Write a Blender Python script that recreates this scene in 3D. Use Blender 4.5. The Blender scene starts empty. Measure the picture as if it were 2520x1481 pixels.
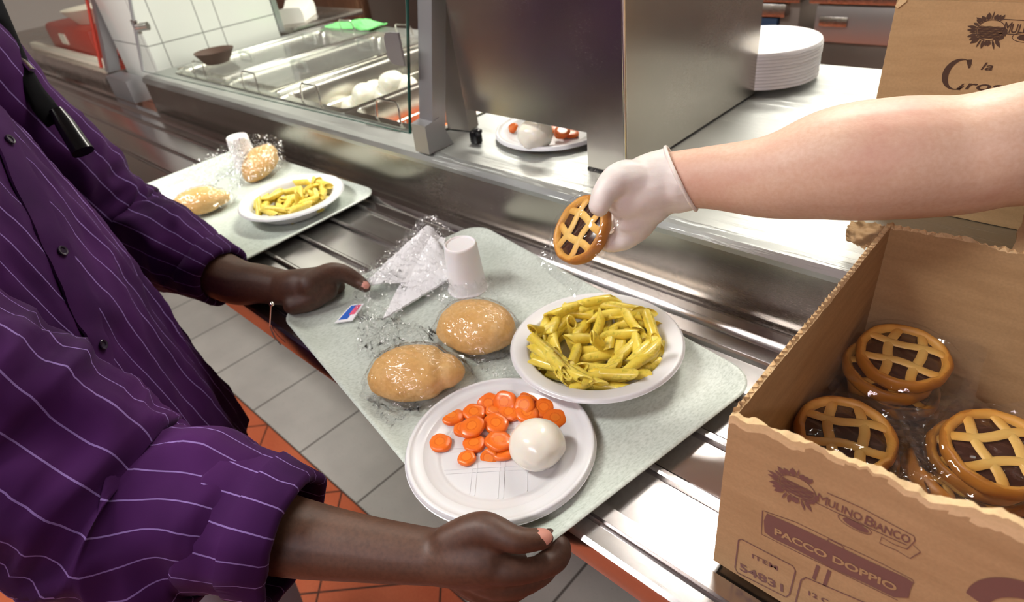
import bpy, bmesh, math, random
from mathutils import Vector, Matrix, Euler, noise
SC = bpy.context.scene
COL = SC.collection
# ---------------------------------------------------------------- camera
CAM_RIGHT = Vector((0.72617, 0.67730, -0.11804)).normalized()
CAM_FWD = Vector((-0.60935, 0.55454, -0.56673)).normalized()
CAM_RIGHT = (CAM_RIGHT - CAM_FWD * CAM_RIGHT.dot(CAM_FWD)).normalized()
CAM_DOWN = CAM_FWD.cross(CAM_RIGHT)
CAM_POS = Vector((0, 0, 1.37))
FPX, PCX, PCY = 1542.05, 1260.0, 740.5
cam = bpy.data.cameras.new('camera')
cam.sensor_fit = 'HORIZONTAL'; cam.sensor_width = 36.0
cam.lens = FPX * 36.0 / 2520.0
cam.clip_start = 0.02; cam.clip_end = 60
cam.dof.use_dof = True; cam.dof.focus_distance = 0.56; cam.dof.aperture_fstop = 8.0
camo = bpy.data.objects.new('camera', cam)
m = Matrix.Identity(4)
for i, v in enumerate((CAM_RIGHT, -CAM_DOWN, -CAM_FWD)):
    for j in range(3): m[j][i] = v[j]
m.translation = CAM_POS
camo.matrix_world = m
COL.objects.link(camo); SC.camera = camo
# ---------------------------------------------------------------- world, exposure
w = bpy.data.worlds.new('world'); SC.world = w; w.use_nodes = True
w.node_tree.nodes['Background'].inputs[0].default_value = (0.52, 0.50, 0.52, 1)
w.node_tree.nodes['Background'].inputs[1].default_value = 0.26
SC.view_settings.view_transform = 'Standard'; SC.view_settings.look = 'None'
SC.view_settings.gamma = 1.0; SC.view_settings.use_curve_mapping = False
SC.view_settings.exposure = 0.12
KITCHEN_LAMPS = [(-1.05, 1.75, 1.35, .42, (1.0, .95, .85), 42), (-2.9, 3.3, 1.3, .36, (1.0, .95, .85), 30), (0.9, 2.4, 1.3, .36, (1.0, .95, .85), 12), (-1.0, 3.2, 1.3, .36, (1.0, .95, .85), 20)]
HALL_LAMPS = [(0.5, -1.9, 1.3, .40, (1.0, .87, .93), 25), (-1.5, -.65, 1.3, .36, (1.0, .97, .93), 42)]

def ray(px, py):
    d = CAM_RIGHT * ((px - PCX) / FPX) + CAM_DOWN * ((py - PCY) / FPX) + CAM_FWD
    return d
def at(px, py, z=None, y=None, x=None, d=None):
    """world point seen at photo pixel (px, py) at a known height, plane or distance"""
    r = ray(px, py)
    if z is not None: t = (z - CAM_POS.z) / r.z
    elif y is not None: t = (y - CAM_POS.y) / r.y
    elif x is not None: t = (x - CAM_POS.x) / r.x
    else: t = d
    return CAM_POS + r * t
# ---------------------------------------------------------------- materials
def mat(name, col=(.8, .8, .8), rough=.5, metal=0.0, **k):
    mt = bpy.data.materials.new(name); mt.use_nodes = True
    b = mt.node_tree.nodes['Principled BSDF']
    b.inputs['Base Color'].default_value = (*col, 1)
    b.inputs['Roughness'].default_value = rough
    b.inputs['Metallic'].default_value = metal
    for key, v in k.items():
        key = {'sss': 'Subsurface Weight', 'coat': 'Coat Weight', 'sheen': 'Sheen Weight', 'spec': 'Specular IOR Level', 'aniso': 'Anisotropic', 'trans': 'Transmission Weight', 'coat_rough': 'Coat Roughness'}[key]
        b.inputs[key].default_value = v
    if 'sss' in k:
        b.inputs['Subsurface Radius'].default_value = (.6, .4, .25); b.inputs['Subsurface Scale'].default_value = .006
    return mt
class NT:
    def __init__(s, mt): s.t = mt.node_tree; s.b = s.t.nodes.get('Principled BSDF')
    def n(s, typ, **k):
        nd = s.t.nodes.new('ShaderNode' + typ)
        for a, v in k.items():
            if a.startswith('i_'):
                key = a[2:]; key = int(key) if key.isdigit() else key
                nd.inputs[key].default_value = v
            else: setattr(nd, a, v)
        return nd
    def l(s, a, b): s.t.links.new(a, b)
    def coord(s, scale=(1, 1, 1), kind='Object'):
        c = s.n('TexCoord'); mp = s.n('Mapping'); mp.inputs['Scale'].default_value = scale
        s.l(c.outputs[kind], mp.inputs[0]); return mp.outputs[0]
    def noise(s, scale, vec=None, detail=3, rough=.5):
        nd = s.n('TexNoise'); nd.inputs['Scale'].default_value = scale; nd.inputs['Detail'].default_value = detail; nd.inputs['Roughness'].default_value = rough
        if vec is not None: s.l(vec, nd.inputs['Vector'])
        return nd.outputs['Fac']
    def ramp(s, fac, stops):
        r = s.n('ValToRGB'); e = r.color_ramp.elements
        while len(e) < len(stops): e.new(.5)
        for el, (p, c) in zip(e, stops):
            el.position = p; el.color = (*c, 1) if isinstance(c, tuple) else (c, c, c, 1)
        s.l(fac, r.inputs[0]); return r.outputs[0]
    def math(s, op, a, b=None, c=None):
        nd = s.n('Math', operation=op)
        for i, v in enumerate((a, b, c)):
            if v is None: continue
            if isinstance(v, (int, float)): nd.inputs[i].default_value = v
            else: s.l(v, nd.inputs[i])
        return nd.outputs[0]
    def mix(s, fac, a, b):
        nd = s.n('Mix', data_type='RGBA')
        for sock, v in ((nd.inputs[0], fac), (nd.inputs[6], a), (nd.inputs[7], b)):
            if isinstance(v, tuple): sock.default_value = (*v, 1)
            elif isinstance(v, (int, float)): sock.default_value = v
            else: s.l(v, sock)
        return nd.outputs[2]
    def col(s, c): s.l(c, s.b.inputs['Base Color'])
    def rough(s, c): s.l(c, s.b.inputs['Roughness'])
    def bump(s, h, strength=.3, dist=.002):
        b = s.n('Bump'); b.inputs['Strength'].default_value = strength; b.inputs['Distance'].default_value = dist
        s.l(h, b.inputs['Height']); s.l(b.outputs[0], s.b.inputs['Normal']); return b.outputs[0]

def steel(name, col, r0, r1, stretch, bump=.03, scale=60):
    mt = mat(name, col, r0, 1.0); t = NT(mt)
    n1 = t.noise(scale, t.coord(stretch), 4, .6); n2 = t.noise(5, t.coord(), 3)
    t.rough(t.ramp(t.math('ADD', t.math('MULTIPLY', n1, .6), t.math('MULTIPLY', n2, .4)), [(.3, r0), (.7, r1)]))
    t.bump(n1, bump, .001)
    t.col(t.ramp(n2, [(.3, tuple(c * .92 for c in col)), (.7, col)]))
    return mt
M = {}
M['steel'] = steel('brushed_steel', (.60, .57, .53), .20, .34, (1, 30, 30), .008)
M['steel_vertical'] = steel('brushed_steel_vertical', (.50, .46, .41), .22, .29, (2, 2, 60), .0)
M['steel_worktop'] = steel('scratched_steel', (.53, .55, .53), .32, .52, (9, 90, 9), .05, 30)
M['steel_slide'] = steel('slide_steel', (.56, .53, .53), .15, .25, (2, 60, 60), .003)
M['steel_dark'] = steel('dark_steel', (.30, .26, .24), .3, .45, (2, 2, 20), .006)
M['steel_matte'] = mat('satin_steel', (.42, .42, .43), .45, .9)
M['steel_pan'] = steel('pan_steel', (.70, .68, .62), .16, .3, (10, 10, 10), .02)
M['wire'] = mat('wire_steel', (.75, .74, .70), .15, 1.0)
M['black'] = mat('black_plastic', (.005, .005, .006), .22, spec=.35)
M['webbing'] = mat('black_webbing', (.004, .004, .005), .9, spec=.15)
M['white_plastic'] = mat('white_plastic', (.72, .72, .73), .25, sss=.1)
M['cup'] = mat('cup_plastic', (.84, .82, .83), .35, sss=.3)
M['paper'] = mat('white_paper', (.86, .86, .88), .8)
M['mozz'] = mat('mozzarella', (.83, .80, .70), .25, sss=.4, coat=.3)
M['choc'] = mat('chocolate_filling', (.055, .018, .010), .25, coat=.3)
M['print'] = mat('brown_ink', (.165, .075, .062), .6)
M['print_dark'] = mat('dark_brown_ink', (.06, .026, .014), .6)
M['jeans'] = mat('faded_denim', (.42, .45, .56), .9)
M['white_cloth'] = mat('white_cotton', (.78, .76, .72), .9)
M['green_cloth'] = mat('green_cloth', (.20, .72, .22), .9)
M['red'] = mat('red_plastic', (.45, .045, .025), .35)
M['blue'] = mat('blue_plastic', (.01, .05, .14), .5)
M['cream'] = mat('cream_card', (.80, .72, .60), .6)
M['rubber'] = mat('black_rubber', (.015, .014, .014), .7)
M['hair'] = mat('dark_hair', (.012, .009, .008), .5)
M['hair2'] = mat('brown_hair', (.08, .045, .025), .5)
M['shoe'] = mat('shoe_leather', (.02, .02, .022), .5)
M['button'] = mat('shirt_button', (.02, .012, .028), .25)
M['nail'] = mat('fingernail', (.62, .28, .22), .35)
def scratch():
    t = NT(M['steel_worktop']); hs = []
    for k, rz in enumerate((.35, .75, -.2)):
        c = t.n('TexCoord'); mp = t.n('Mapping'); mp.inputs['Rotation'].default_value = (0, 0, rz); mp.inputs['Scale'].default_value = (7, 260, 7)
        t.l(c.outputs['Object'], mp.inputs[0]); hs.append(t.ramp(t.noise(1.0, mp.outputs[0], 3, .7), [(.60, 0.0), (.72, 1.0)]))
    h = t.math('MAXIMUM', hs[0], t.math('MAXIMUM', hs[1], hs[2])); t.bump(h, .5, .0006)
    base = t.b.inputs['Roughness'].links[0].from_socket
    t.rough(t.math('ADD', base, t.math('MULTIPLY', h, .12)))
scratch()
def emit(name, col, s):
    mt = bpy.data.materials.new(name); mt.use_nodes = True; nt = mt.node_tree; nt.nodes.clear()
    e = nt.nodes.new('ShaderNodeEmission'); o = nt.nodes.new('ShaderNodeOutputMaterial')
    e.inputs[0].default_value = (*col, 1); e.inputs[1].default_value = s
    nt.links.new(e.outputs[0], o.inputs[0]); return mt
def clear(name, tint, spec, rough, white=0.0, bump=0.0, bscale=90):
    """thin clear sheet: see-through with mirror glints"""
    mt = bpy.data.materials.new(name); mt.use_nodes = True; nt = mt.node_tree; nt.nodes.clear()
    N = nt.nodes.new; L = nt.links.new
    tr = N('ShaderNodeBsdfTransparent'); tr.inputs[0].default_value = (*tint, 1)
    gl = N('ShaderNodeBsdfGlossy'); gl.inputs[1].default_value = rough
    df = N('ShaderNodeBsdfDiffuse'); df.inputs[0].default_value = (.9, .9, .9, 1)
    lw = N('ShaderNodeLayerWeight'); lw.inputs[0].default_value = .35
    mr = N('ShaderNodeMapRange'); mr.inputs[3].default_value = spec; mr.inputs[4].default_value = min(.85, spec * 3.6)
    mx = N('ShaderNodeMixShader'); mx2 = N('ShaderNodeMixShader'); mx2.inputs[0].default_value = white
    o = N('ShaderNodeOutputMaterial')
    L(lw.outputs[1], mr.inputs[0]); L(mr.outputs[0], mx.inputs[0]); L(tr.outputs[0], mx.inputs[1]); L(gl.outputs[0], mx.inputs[2])
    L(mx.outputs[0], mx2.inputs[1]); L(df.outputs[0], mx2.inputs[2]); L(mx2.outputs[0], o.inputs[0])
    if bump:
        tc = N('ShaderNodeTexCoord'); ns = N('ShaderNodeTexNoise'); ns.inputs['Scale'].default_value = bscale; ns.inputs['Detail'].default_value = 3
        ns.inputs['Distortion'].default_value = 1.5
        b = N('ShaderNodeBump'); b.inputs['Strength'].default_value = bump; b.inputs['Distance'].default_value = .004
        L(tc.outputs['Object'], ns.inputs['Vector']); L(ns.outputs['Fac'], b.inputs['Height']); L(b.outputs[0], gl.inputs['Normal']); L(b.outputs[0], lw.inputs['Normal'])
    return mt
M['film'] = clear('clear_film', (1, 1, 1), .05, .085, .006)
M['film_white'] = clear('milky_film', (1, 1, 1), .06, .09, .03)
M['glass'] = clear('guard_glass', (.93, .965, .94), .045, .02)
M['glass_edge'] = mat('glass_edge', (.01, .06, .045), .15)
M['lid'] = clear('clear_lid', (.93, .95, .93), .13, .08, .07)

def build_mats():
    mt = M['tray'] = mat('speckled_tray', (.6, .64, .6), .38); t = NT(mt)
    n = t.noise(420, t.coord((1, .45, 1)), 3, .6); n2 = t.noise(16, t.coord(), 4, .6)
    t.col(t.mix(t.ramp(n2, [(.35, 0.0), (.7, .5)]), t.ramp(n, [(.33, (.46, .52, .46)), (.5, (.59, .65, .59)), (.68, (.67, .73, .67))]), (.50, .55, .48)))
    mt = M['pasta'] = mat('pesto_penne', (.72, .52, .10), .3, sss=.25, coat=.25); t = NT(mt)
    n = t.noise(160, t.coord(), 4, .65); n2 = t.noise(55, t.coord(), 3)
    t.col(t.mix(t.ramp(n, [(.55, 0.0), (.72, .75)]), t.ramp(n2, [(.3, (.72, .54, .045)), (.7, (.88, .72, .13))]), (.36, .33, .02)))
    mt = M['pasta_pale'] = mat('plain_penne', (.78, .58, .18), .35, sss=.25); t = NT(mt)
    n = t.noise(120, t.coord(), 4, .65)
    t.col(t.ramp(n, [(.35, (.66, .50, .05)), (.65, (.84, .68, .16))]))
    mt = M['carrot'] = mat('cooked_carrot', (.86, .16, .01), .32, sss=.25, coat=.2); t = NT(mt)
    c = t.n('TexCoord'); sx = t.n('SeparateXYZ'); t.l(c.outputs['Object'], sx.inputs[0])
    r = t.math('SQRT', t.math('ADD', t.math('MULTIPLY', sx.outputs[0], sx.outputs[0]), t.math('MULTIPLY', sx.outputs[1], sx.outputs[1])))
    rr = t.math('ADD', t.math('MULTIPLY', r, 80.0), t.math('MULTIPLY', t.noise(300, t.coord()), .25))
    t.col(t.ramp(rr, [(.28, (.90, .23, .022)), (.47, (.92, .24, .022)), (.56, (.76, .13, .006)), (.64, (.88, .20, .014)), (1.1, (.84, .16, .010))]))
    mt = M['bread'] = mat('bread_crust', (.70, .42, .17), .55, sss=.1); t = NT(mt)
    n = t.noise(22, t.coord(), 4, .6); n2 = t.noise(240, t.coord(), 3)
    t.col(t.mix(t.ramp(n2, [(.4, 0.0), (.8, .35)]), t.ramp(n, [(.3, (.70, .38, .10)), (.55, (.80, .50, .19)), (.75, (.85, .62, .33))]), (.52, .24, .05)))
    t.bump(n2, .12, .001)
    mt = M['crust'] = mat('tart_pastry', (.78, .42, .09), .45, sss=.1); t = NT(mt)
    c = t.n('TexCoord'); sx = t.n('SeparateXYZ'); t.l(c.outputs['Object'], sx.inputs[0])
    r = t.math('SQRT', t.math('ADD', t.math('MULTIPLY', sx.outputs[0], sx.outputs[0]), t.math('MULTIPLY', sx.outputs[1], sx.outputs[1])))
    rr = t.math('ADD', t.math('MULTIPLY', r, 24.0), t.math('MULTIPLY', t.noise(60, t.coord(), 4), .22))
    t.col(t.ramp(rr, [(.55, (.86, .55, .15)), (.86, (.80, .44, .09)), (1.03, (.66, .29, .04)), (1.13, (.50, .19, .02))]))
    t.bump(t.noise(180, t.coord(), 4), .15, .001)
    for nm, a, b in (('card', (.37, .225, .105), (.45, .285, .14)), ('card_pink', (.60, .37, .285), (.68, .43, .33)), ('card_light', (.62, .43, .22), (.74, .54, .31))):
        mt = M[nm] = mat('cardboard_' + nm, a, .85); t = NT(mt)
        n = t.noise(14, t.coord((1, 1, 6)), 4, .6); n2 = t.noise(420, t.coord(), 2)
        t.col(t.mix(t.ramp(n2, [(.35, 0.0), (.75, .25)]), t.ramp(n, [(.3, a), (.7, b)]), tuple(c * .62 for c in a)))
        t.bump(n2, .1, .0005)
    for nm, a, b, dk in (('skin_dark', (.066, .027, .014), (.098, .042, .023), (.042, .017, .010)), ('skin_light', (.64, .40, .28), (.70, .48, .36), (.58, .29, .22))):
        mt = M[nm] = mat(nm, a, .52 if nm == 'skin_dark' else .5, sss=.12); t = NT(mt)
        n = t.noise(13, t.coord(), 4, .55); n2 = t.noise(260, t.coord(), 3)
        t.col(t.mix(t.ramp(n, [(.48, 0.0), (.75, .8)]), t.ramp(n2, [(.3, a), (.7, b)]), dk))
        t.bump(n2, .12, .0012)
    mt = M['glove'] = mat('latex_glove', (.78, .72, .68), .42, sss=.3); t = NT(mt)
    n = t.noise(40, t.coord((1, 1, 1)), 4, .6); t.col(t.ramp(n, [(.3, (.74, .66, .62)), (.7, (.82, .77, .73))])); t.bump(t.noise(55, t.coord((1, 1, 3)), 4), .3, .002)
    # purple shirt with woven pin stripes (UV: u runs around the cloth in metres)
    for nm, spacing in (('shirt', .0235),):
        mt = M[nm] = mat('striped_purple_cotton', (.04, .012, .055), .8, sheen=.02, spec=.10); t = NT(mt)
        u = t.n('UVMap'); sx = t.n('SeparateXYZ'); t.l(u.outputs[0], sx.inputs[0])
        wob = t.math('MULTIPLY', t.math('SUBTRACT', t.noise(30, t.coord()), .5), .0016)
        fr = t.math('FRACT', t.math('DIVIDE', t.math('ADD', sx.outputs[0], wob), spacing))
        d = t.math('ABSOLUTE', t.math('SUBTRACT', fr, .5))
        s = t.math('LESS_THAN', d, .026)
        n = t.noise(9, t.coord(), 3)
        basec = t.ramp(n, [(.3, (.024, .0035, .036)), (.7, (.046, .0075, .066))])
        t.col(t.mix(t.math('MULTIPLY', s, .8), basec, (.22, .14, .36)))
        t.bump(t.noise(700, t.coord(), 2), .15, .0006)
    # floor: grey tile strip along the counter, red tiles laid diagonally elsewhere
    mt = M['floor'] = mat('floor_tiles', (.5, .2, .1), .35); t = NT(mt)
    c = t.n('TexCoord'); sx = t.n('SeparateXYZ'); t.l(c.outputs['Object'], sx.inputs[0]); X, Y = sx.outputs[0], sx.outputs[1]
    def joint(v, period, off, wd):
        f = t.math('FRACT', t.math('DIVIDE', t.math('SUBTRACT', v, off - wd / 2 + 100 * period * 0), period))
        return t.math('LESS_THAN', f, wd / period)
    Xs = t.math('ADD', X, 59.6 + .5785); g = joint(Xs, .298, 0, .0065)
    ys = t.math('SUBTRACT', Y, .393); gy = joint(t.math('ADD', ys, 29.8), .298, 0, .005)
    a = t.math('ADD', t.math('SUBTRACT', X, -.822), ys); b = t.math('SUBTRACT', t.math('SUBTRACT', X, -.822), ys)
    k = .4222
    da = joint(t.math('ADD', a, k * 100), k, 0, .0075); db = joint(t.math('ADD', b, k * 100), k, 0, .0075)
    inside = t.math('MULTIPLY', t.math('GREATER_THAN', ys, 0.0), t.math('LESS_THAN', ys, .60))
    gj = t.math('MAXIMUM', g, gy); rj = t.math('MAXIMUM', t.math('MAXIMUM', da, db), t.math('LESS_THAN', t.math('ABSOLUTE', ys), .003))
    sp = t.noise(150, t.coord(), 4, .7); big = t.noise(6, t.coord(), 3)
    grey = t.mix(t.ramp(sp, [(.6, 0.0), (.72, .8)]), t.ramp(big, [(.3, (.40, .39, .35)), (.7, (.49, .48, .43))]), (.28, .27, .25))
    red = t.ramp(t.math('ADD', t.math('MULTIPLY', sp, .35), t.math('MULTIPLY', big, .65)), [(.35, (.42, .095, .040)), (.65, (.55, .145, .065))])
    jc = t.mix(t.math('MULTIPLY', gj, .92), grey, (.085, .075, .065)); rc = t.mix(t.math('MULTIPLY', rj, .9), red, (.03, .018, .015))
    t.col(t.mix(inside, rc, jc)); t.rough(t.mix(inside, (.30, .30, .30), (.38, .38, .38)))
    # white wall tiles
    mt = M['tile'] = mat('white_tiles', (.72, .74, .70), .16); t = NT(mt)
    c = t.n('TexCoord'); sx = t.n('SeparateXYZ'); t.l(c.outputs['Object'], sx.inputs[0])
    def jn(v, period, off, wd=.0035):
        f = t.math('FRACT', t.math('DIVIDE', t.math('SUBTRACT', v, off - 20 * period), period)); return t.math('LESS_THAN', f, wd / period)
    j = t.math('MAXIMUM', t.math('MAXIMUM', jn(sx.outputs[2], .20, 1.04), jn(sx.outputs[1], 20.0, .88)), t.math('MAXIMUM', jn(sx.outputs[1], .20, .945), jn(sx.outputs[0], .40, .1)))
    t.col(t.mix(t.math('MULTIPLY', j, .85), (.72, .74, .69), (.14, .14, .13)))
    mt = M['paint'] = mat('white_paint', (.70, .69, .67), .8); M['ceiling'] = mat('grey_ceiling', (.20, .19, .18), .9)
    mt = M['wood'] = mat('brown_wood', (.22, .10, .05), .6); t = NT(mt)
    t.col(t.ramp(t.noise(12, t.coord((8, 8, 1)), 4), [(.3, (.13, .055, .028)), (.7, (.32, .17, .09))]))
build_mats()
# ---------------------------------------------------------------- object helpers
ROOTS = {}
def tag(o, label, cat, group=None, kind=None):
    if label: o['label'] = label
    if cat: o['category'] = cat
    if group: o['group'] = group
    if kind: o['kind'] = kind
    return o
def thing(name, label, cat, loc=(0, 0, 0), rot=(0, 0, 0), group=None):
    o = bpy.data.objects.new(name, None); COL.objects.link(o)
    o.empty_display_size = .03
    o.location = loc; o.rotation_euler = rot
    return tag(o, label, cat, group)
def rootmat(o):
    mt = Matrix.Identity(4)
    while o is not None:
        mt = (Matrix.Translation(o.location) @ o.rotation_euler.to_matrix().to_4x4()) @ mt; o = o.parent
    return mt
def mesh_from(bm, mats, sharp=40):
    me = bpy.data.meshes.new('mesh')
    bm.to_mesh(me); bm.free()
    for q in (mats if isinstance(mats, (list, tuple)) else [mats]): me.materials.append(q)
    me.polygons.foreach_set('use_smooth', [True] * len(me.polygons))
    if sharp is not None: me.set_sharp_from_angle(angle=math.radians(sharp))
    return me
def obj(name, bm, mats, parent=None, world=False, sharp=40, origin=None):
    """links a bmesh as ONE mesh object; world=True: coordinates are world ones"""
    if world and parent is not None: bm.transform(rootmat(parent).inverted())
    if origin is not None: bm.transform(Matrix.Translation(-Vector(origin)))
    me = mesh_from(bm, mats, sharp); me.name = name
    o = bpy.data.objects.new(name, me); COL.objects.link(o)
    if parent is not None: o.parent = parent
    if origin is not None: o.location = origin
    return o
def struct(name, bm, m, parent=None, sharp=40):
    o = obj(name, bm, m, parent, sharp=sharp)
    if parent is None: o['kind'] = 'structure'
    return o
def dup(root, loc, rot, label=None, group=None):
    r = root.copy(); COL.objects.link(r); r.location = loc; r.rotation_euler = rot
    if label: r['label'] = label
    if group: r['group'] = group
    for ch in list(root.children):
        c = ch.copy(); COL.objects.link(c); c.parent = r
        for g in list(ch.children):
            d = g.copy(); COL.objects.link(d); d.parent = c
    return r
def NB(): return bmesh.new()
def box(bm, lo, hi, bevel=0.0, mi=0, seg=2):
    lo, hi = Vector(lo), Vector(hi)
    r = bmesh.ops.create_cube(bm, size=1.0)
    vs = r['verts']
    for v in vs: v.co = Vector([(lo[i] + hi[i]) / 2 + v.co[i] * (hi[i] - lo[i]) for i in range(3)])
    fs = set(f for v in vs for f in v.link_faces)
    for f in fs: f.material_index = mi
    if bevel:
        es = set(e for v in vs for e in v.link_edges)
        bmesh.ops.bevel(bm, geom=list(es), offset=bevel, segments=seg, affect='EDGES', profile=.5)
    return bm
def prism(bm, poly, a, b, axis='x', mi=0):
    """polygon in the two other axes, pushed from a to b along axis"""
    def P(u, v, w): return {'x': (w, u, v), 'y': (u, w, v), 'z': (u, v, w)}[axis]
    A = [bm.verts.new(P(u, v, a)) for u, v in poly]; B = [bm.verts.new(P(u, v, b)) for u, v in poly]
    n = len(poly); fs = []
    for i in range(n): fs.append(bm.faces.new((A[i], A[(i + 1) % n], B[(i + 1) % n], B[i])))
    fs.append(bm.faces.new(A[::-1])); fs.append(bm.faces.new(B))
    for f in fs: f.material_index = mi
    bmesh.ops.recalc_face_normals(bm, faces=fs)
    return bm
def loft(bm, rings, closed=True, cap0=False, cap1=False, mi=0, uv=None):
    R = [[bm.verts.new(p) for p in r] for r in rings]; n = len(R[0]); fs = []
    uvl = bm.loops.layers.uv.verify() if uv else None
    for k in range(len(R) - 1):
        for i in range(n if closed else n - 1):
            j = (i + 1) % n
            f = bm.faces.new((R[k][i], R[k][j], R[k + 1][j], R[k + 1][i])); f.material_index = mi; fs.append(f)
            if uv:
                for lp, (ii, kk) in zip(f.loops, ((i, k), (i + 1, k), (i + 1, k + 1), (i, k + 1))): lp[uvl].uv = uv(ii, kk)
    if cap0: f = bm.faces.new(R[0][::-1]); f.material_index = mi; fs.append(f)
    if cap1: f = bm.faces.new(R[-1]); f.material_index = mi; fs.append(f)
    bmesh.ops.recalc_face_normals(bm, faces=fs)
    return bm
def lathe(bm, prof, n=64, mi=0, c=(0, 0, 0), fn=None):
    rings = []; cx, cy, cz = c
    for r, z in prof:
        r = max(r, 1e-5)
        rings.append([(cx + r * math.cos(2 * math.pi * i / n), cy + r * math.sin(2 * math.pi * i / n), cz + z) for i in range(n)])
    loft(bm, rings, True, False, False, mi)
    bmesh.ops.remove_doubles(bm, verts=bm.verts, dist=2e-5)
    return bm
def frames(pts):
    pts = [Vector(p) for p in pts]; out = []; nrm = None
    for i, p in enumerate(pts):
        t = (pts[min(i + 1, len(pts) - 1)] - pts[max(i - 1, 0)]).normalized()
        if nrm is None:
            a = Vector((0, 0, 1)) if abs(t.z) < .9 else Vector((1, 0, 0)); nrm = (a - t * a.dot(t)).normalized()
        else: nrm = (nrm - t * nrm.dot(t)).normalized()
        out.append((p, t, nrm, t.cross(nrm)))
    return out
def spline(pts, vals, n):
    """Catmull-Rom through pts, with radii"""
    pts = [Vector(p) for p in pts]; P, V = [], []
    k = len(pts)
    for i in range(k - 1):
        p0, p1, p2, p3 = pts[max(i - 1, 0)], pts[i], pts[i + 1], pts[min(i + 2, k - 1)]
        v0, v1, v2, v3 = vals[max(i - 1, 0)], vals[i], vals[i + 1], vals[min(i + 2, k - 1)]
        for s in range(n):
            t = s / n; a = -.5 * t + t * t - .5 * t ** 3; b = 1 - 2.5 * t * t + 1.5 * t ** 3; c = .5 * t + 2 * t * t - 1.5 * t ** 3; d = -.5 * t * t + .5 * t ** 3
            P.append(p0 * a + p1 * b + p2 * c + p3 * d); V.append(v0 * a + v1 * b + v2 * c + v3 * d)
    P.append(pts[-1]); V.append(vals[-1]); return P, V
def tube(bm, pts, r, n=10, mi=0, closed=False, caps=True):
    rs = r if isinstance(r, (list, tuple)) else [r] * len(pts)
    rings = [[p + (a * math.cos(2 * math.pi * i / n) + b * math.sin(2 * math.pi * i / n)) * rr for i in range(n)] for (p, t, a, b), rr in zip(frames(pts), rs)]
    return loft(bm, rings, True, caps, caps, mi)
def limb(bm, pts, radii, n=16, sub=6):
    """closed round-ended tapering tube, for bodies"""
    P, V = spline(pts, radii, sub) if len(pts) > 2 else ([Vector(p) for p in pts], list(radii))
    fr = frames(P); rings = []
    def ring(p, a, b, r): return [p + (a * math.cos(2 * math.pi * i / n) + b * math.sin(2 * math.pi * i / n)) * r for i in range(n)]
    p, t, a, b = fr[0]
    for q in (80, 55, 28): rings.append(ring(p - t * V[0] * math.sin(math.radians(q)), a, b, V[0] * math.cos(math.radians(q))))
    for (p, t, a, b), r in zip(fr, V): rings.append(ring(p, a, b, r))
    p, t, a, b = fr[-1]
    for q in (28, 55, 80): rings.append(ring(p + t * V[-1] * math.sin(math.radians(q)), a, b, V[-1] * math.cos(math.radians(q))))
    return loft(bm, rings, True, True, True)
def fused(bm, voxel, smooth=4, post=None):
    """one continuous surface out of overlapping limbs"""
    me = bpy.data.meshes.new('tmp'); bm.to_mesh(me); bm.free()
    o = bpy.data.objects.new('tmp', me); COL.objects.link(o)
    md = o.modifiers.new('r', 'REMESH'); md.mode = 'VOXEL'; md.voxel_size = voxel
    s = o.modifiers.new('s', 'SMOOTH'); s.factor = .5; s.iterations = smooth
    dg = bpy.context.evaluated_depsgraph_get(); dg.update()
    m2 = bpy.data.meshes.new_from_object(o.evaluated_get(dg), depsgraph=dg)
    bpy.data.objects.remove(o); bpy.data.meshes.remove(me)
    b = bmesh.new(); b.from_mesh(m2); bpy.data.meshes.remove(m2)
    return b
def fbm(v, s, seed=0.0):
    return noise.fractal(Vector(v) * s + Vector((seed, seed * 1.7, seed * .3)), 1.0, 2.0, 4)
def text_bm(txt, size, depth=.0003, shear=0.0, bold=0.0, sx=1.0, align='LEFT'):
    cu = bpy.data.curves.new('t', 'FONT'); cu.body = txt; cu.size = size; cu.extrude = depth; cu.shear = shear; cu.offset = bold; cu.align_x = align; cu.resolution_u = 4
    o = bpy.data.objects.new('t', cu); COL.objects.link(o)
    dg = bpy.context.evaluated_depsgraph_get(); dg.update()
    me = bpy.data.meshes.new_from_object(o.evaluated_get(dg), depsgraph=dg)
    b = bmesh.new(); b.from_mesh(me); bpy.data.meshes.remove(me); bpy.data.objects.remove(o); bpy.data.curves.remove(cu)
    if sx != 1.0: bmesh.ops.scale(b, vec=(sx, 1, 1), verts=b.verts)
    return b
def join(bm, other, mtx=None, mi=None):
    if mtx is not None: other.transform(mtx)
    me = bpy.data.meshes.new('j')
    if mi is not None:
        for f in other.faces: f.material_index = mi
    other.to_mesh(me); other.free(); bm.from_mesh(me); bpy.data.meshes.remove(me); return bm
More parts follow.
